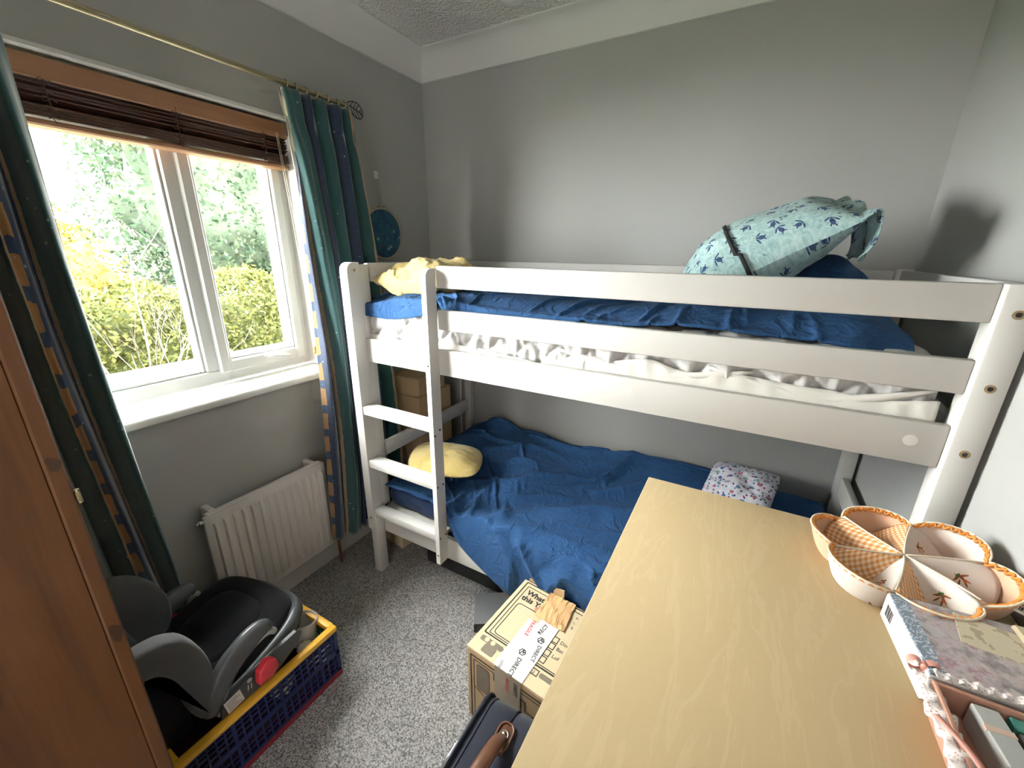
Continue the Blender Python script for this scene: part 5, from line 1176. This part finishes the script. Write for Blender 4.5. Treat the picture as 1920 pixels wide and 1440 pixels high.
tree('broadleaf_tree', 'light green tree filling the top of the right pane', (-9.8, 11.4, 2.4), (2.2, 3.6, 5.0), 30000, .062, [(0, (0.0189, 0.0273, 0.0084)), (.4, (0.0357, 0.0462, 0.0147)), (.75, (0.0546, 0.0609, 0.0231)), (1, (0.0756, 0.0756, 0.0357))])
tree('flowering_shrub', 'yellow flowering shrub in front of the pink roofed house', (-9.2, .75, .35), (.75, 1.0, 1.85), 6500, .045, LF_, 'shrub', .55, .05)
hg = thing('hedge', 'tall yellow green hedge across the foot of the garden', 'hedge', (-7.2, 2.5, GZ))
n = 40000; y = rng.uniform(-2.5, 8.0, n); zt_ = .78+.34*fbm(y*1.1, 3.0, 1.0, 3); fr_ = rng.uniform(0, 1, n) < .72
z = np.where(fr_, GZ+(zt_-GZ)*rng.uniform(0.25, 1, n)**.8, zt_+rng.normal(0, .06, n)); x = np.where(fr_, -6.75-.22*fbm(y*1.6, z*1.6, 4.0, 3)+rng.normal(0, .07, n), rng.uniform(-7.9, -6.75, n))
leaf_cloud('foliage', np.stack([x, y, z], 1), .046, leafmat('hedge_leaves', LY), hg, (.6, -.2, .5))
MB().box(-7.8, -6.95, -2.4, 7.9, GZ, .55, .1).build('inner_branches', mat('hedge_core_green', color=(0.0420, 0.0507, 0.0140), rough=.95), hg)  # leaf-green core box filling the gaps between the hedge leaves
sp = thing('bare_sapling', 'bare branched sapling against the white sky in the left pane', 'tree', (-5.7, .55, GZ)); q = MB(); rr_ = random.Random(4)
def branch(p, d, ln, r, dep):
    p = Vector(p); d = Vector(d).normalized(); pts = [p]; n_ = 5
    for k in range(n_):
        d = (d+Vector((rr_.uniform(-.16, .16), rr_.uniform(-.16, .16), rr_.uniform(-.02, .12)))).normalized(); pts.append(pts[-1]+d*ln/n_)
    q.tube(pts, [r*(1-.6*k/n_) for k in range(n_+1)], 5)
    if dep:
        for k in range(3 if dep > 1 else 2):
            b = pts[rr_.randint(2, n_)]; branch(b, d+Vector((rr_.uniform(-.8, .8), rr_.uniform(-.9, .9), rr_.uniform(-.1, .5))), ln*rr_.uniform(.5, .75), r*.55, dep-1)
branch((-5.7, .55, GZ), (0, 0, 1), 2.8, .026, 4); branch((-5.8, .3, GZ), (.02, .1, 1), 2.7, .024, 4); q.build('branch_work', M_BARK, sp, 60)['kind'] = 'stuff'
gr = thing('garage', 'flat pale roofed garage at the bottom of the window view', 'garage', (-4.2, .5, GZ))
MB().box(-4.95, -3.35, -1.6, 3.0, GZ, -.10, .01).build('walls', mat('garage_brick', lambda t: dict(color=t.mix(t.noise(t.obj(), 9, 3), (0.1225, 0.0770, 0.0525), (0.1575, 0.1050, 0.0700))), rough=.9), gr)
MB().box(-5.02, -3.28, -1.67, 3.07, -.10, -.02, .01).build('flat_roof', mat('pale_roof_felt', lambda t: dict(color=t.mix(t.noise(t.obj(), 5, 3), (0.0700, 0.0648, 0.0507), (0.0875, 0.0822, 0.0665))), rough=.9), gr)
hs = thing('house', 'house with a pinkish tiled roof beyond the hedge in the left pane', 'house', (-17, 3.2, GZ))
MB().box(-20, -15.6, .6, 6.4, GZ, .55, .02).build('walls', mat('house_render', color=(0.0700, 0.0560, 0.0455), rough=.9), hs)
M_TILE = mat('pink_roof_tile', lambda t: dict(color=t.mix(t.noise(t.obj(), 6, 3), (0.0595, 0.0350, 0.0262), (0.0770, 0.0490, 0.0385))), rough=.85)
q = MB(); q.prism([(-20.4, .45), (-15.2, .45), (-17.8, 2.15)], 'y', .3, 6.7); q.build('roof_base', M_TILE, hs, smooth=False)
q = MB(); sl = math.atan2(1.7, 2.6); nrow, ncol = 12, 26
for i in range(nrow):
    for j in range(ncol):
        q2 = MB().box(0, 6.4/ncol*.97, 0, 3.1/nrow*1.15, .0, .03, 0); q2.xf(Tr(-15.2-2.6*i/nrow, .3+6.4*j/ncol+(.12 if i % 2 else 0), .46+1.7*i/nrow+.02) @ Rz(90) @ Rx(math.degrees(sl))); q.add(q2.v, q2.f)
q.build('roof_tiles', M_TILE, hs, smooth=False)['kind'] = 'stuff'
MB().box(-18.1, -17.5, 4.6, 5.2, 1.6, 2.75, .02).build('chimney', mat('chimney_brick', color=(.35, .2, .15), rough=.9), hs)
for y0 in (1.3, 3.0, 4.8):
    wf = MB(); [wf.box(-15.6, -15.55, *b, .005) for b in ((y0, y0+.9, -.75, -.69), (y0, y0+.9, .19, .25), (y0, y0+.06, -.69, .19), (y0+.84, y0+.9, -.69, .19), (y0+.42, y0+.48, -.69, .19))]
    w_ = wf.build('window', M_UPVC, hs); MB().box(-15.6, -15.58, y0+.06, y0+.84, -.69, .19, 0).build('pane', mat('far_glass', color=(.05, .06, .07), rough=.08), w_)
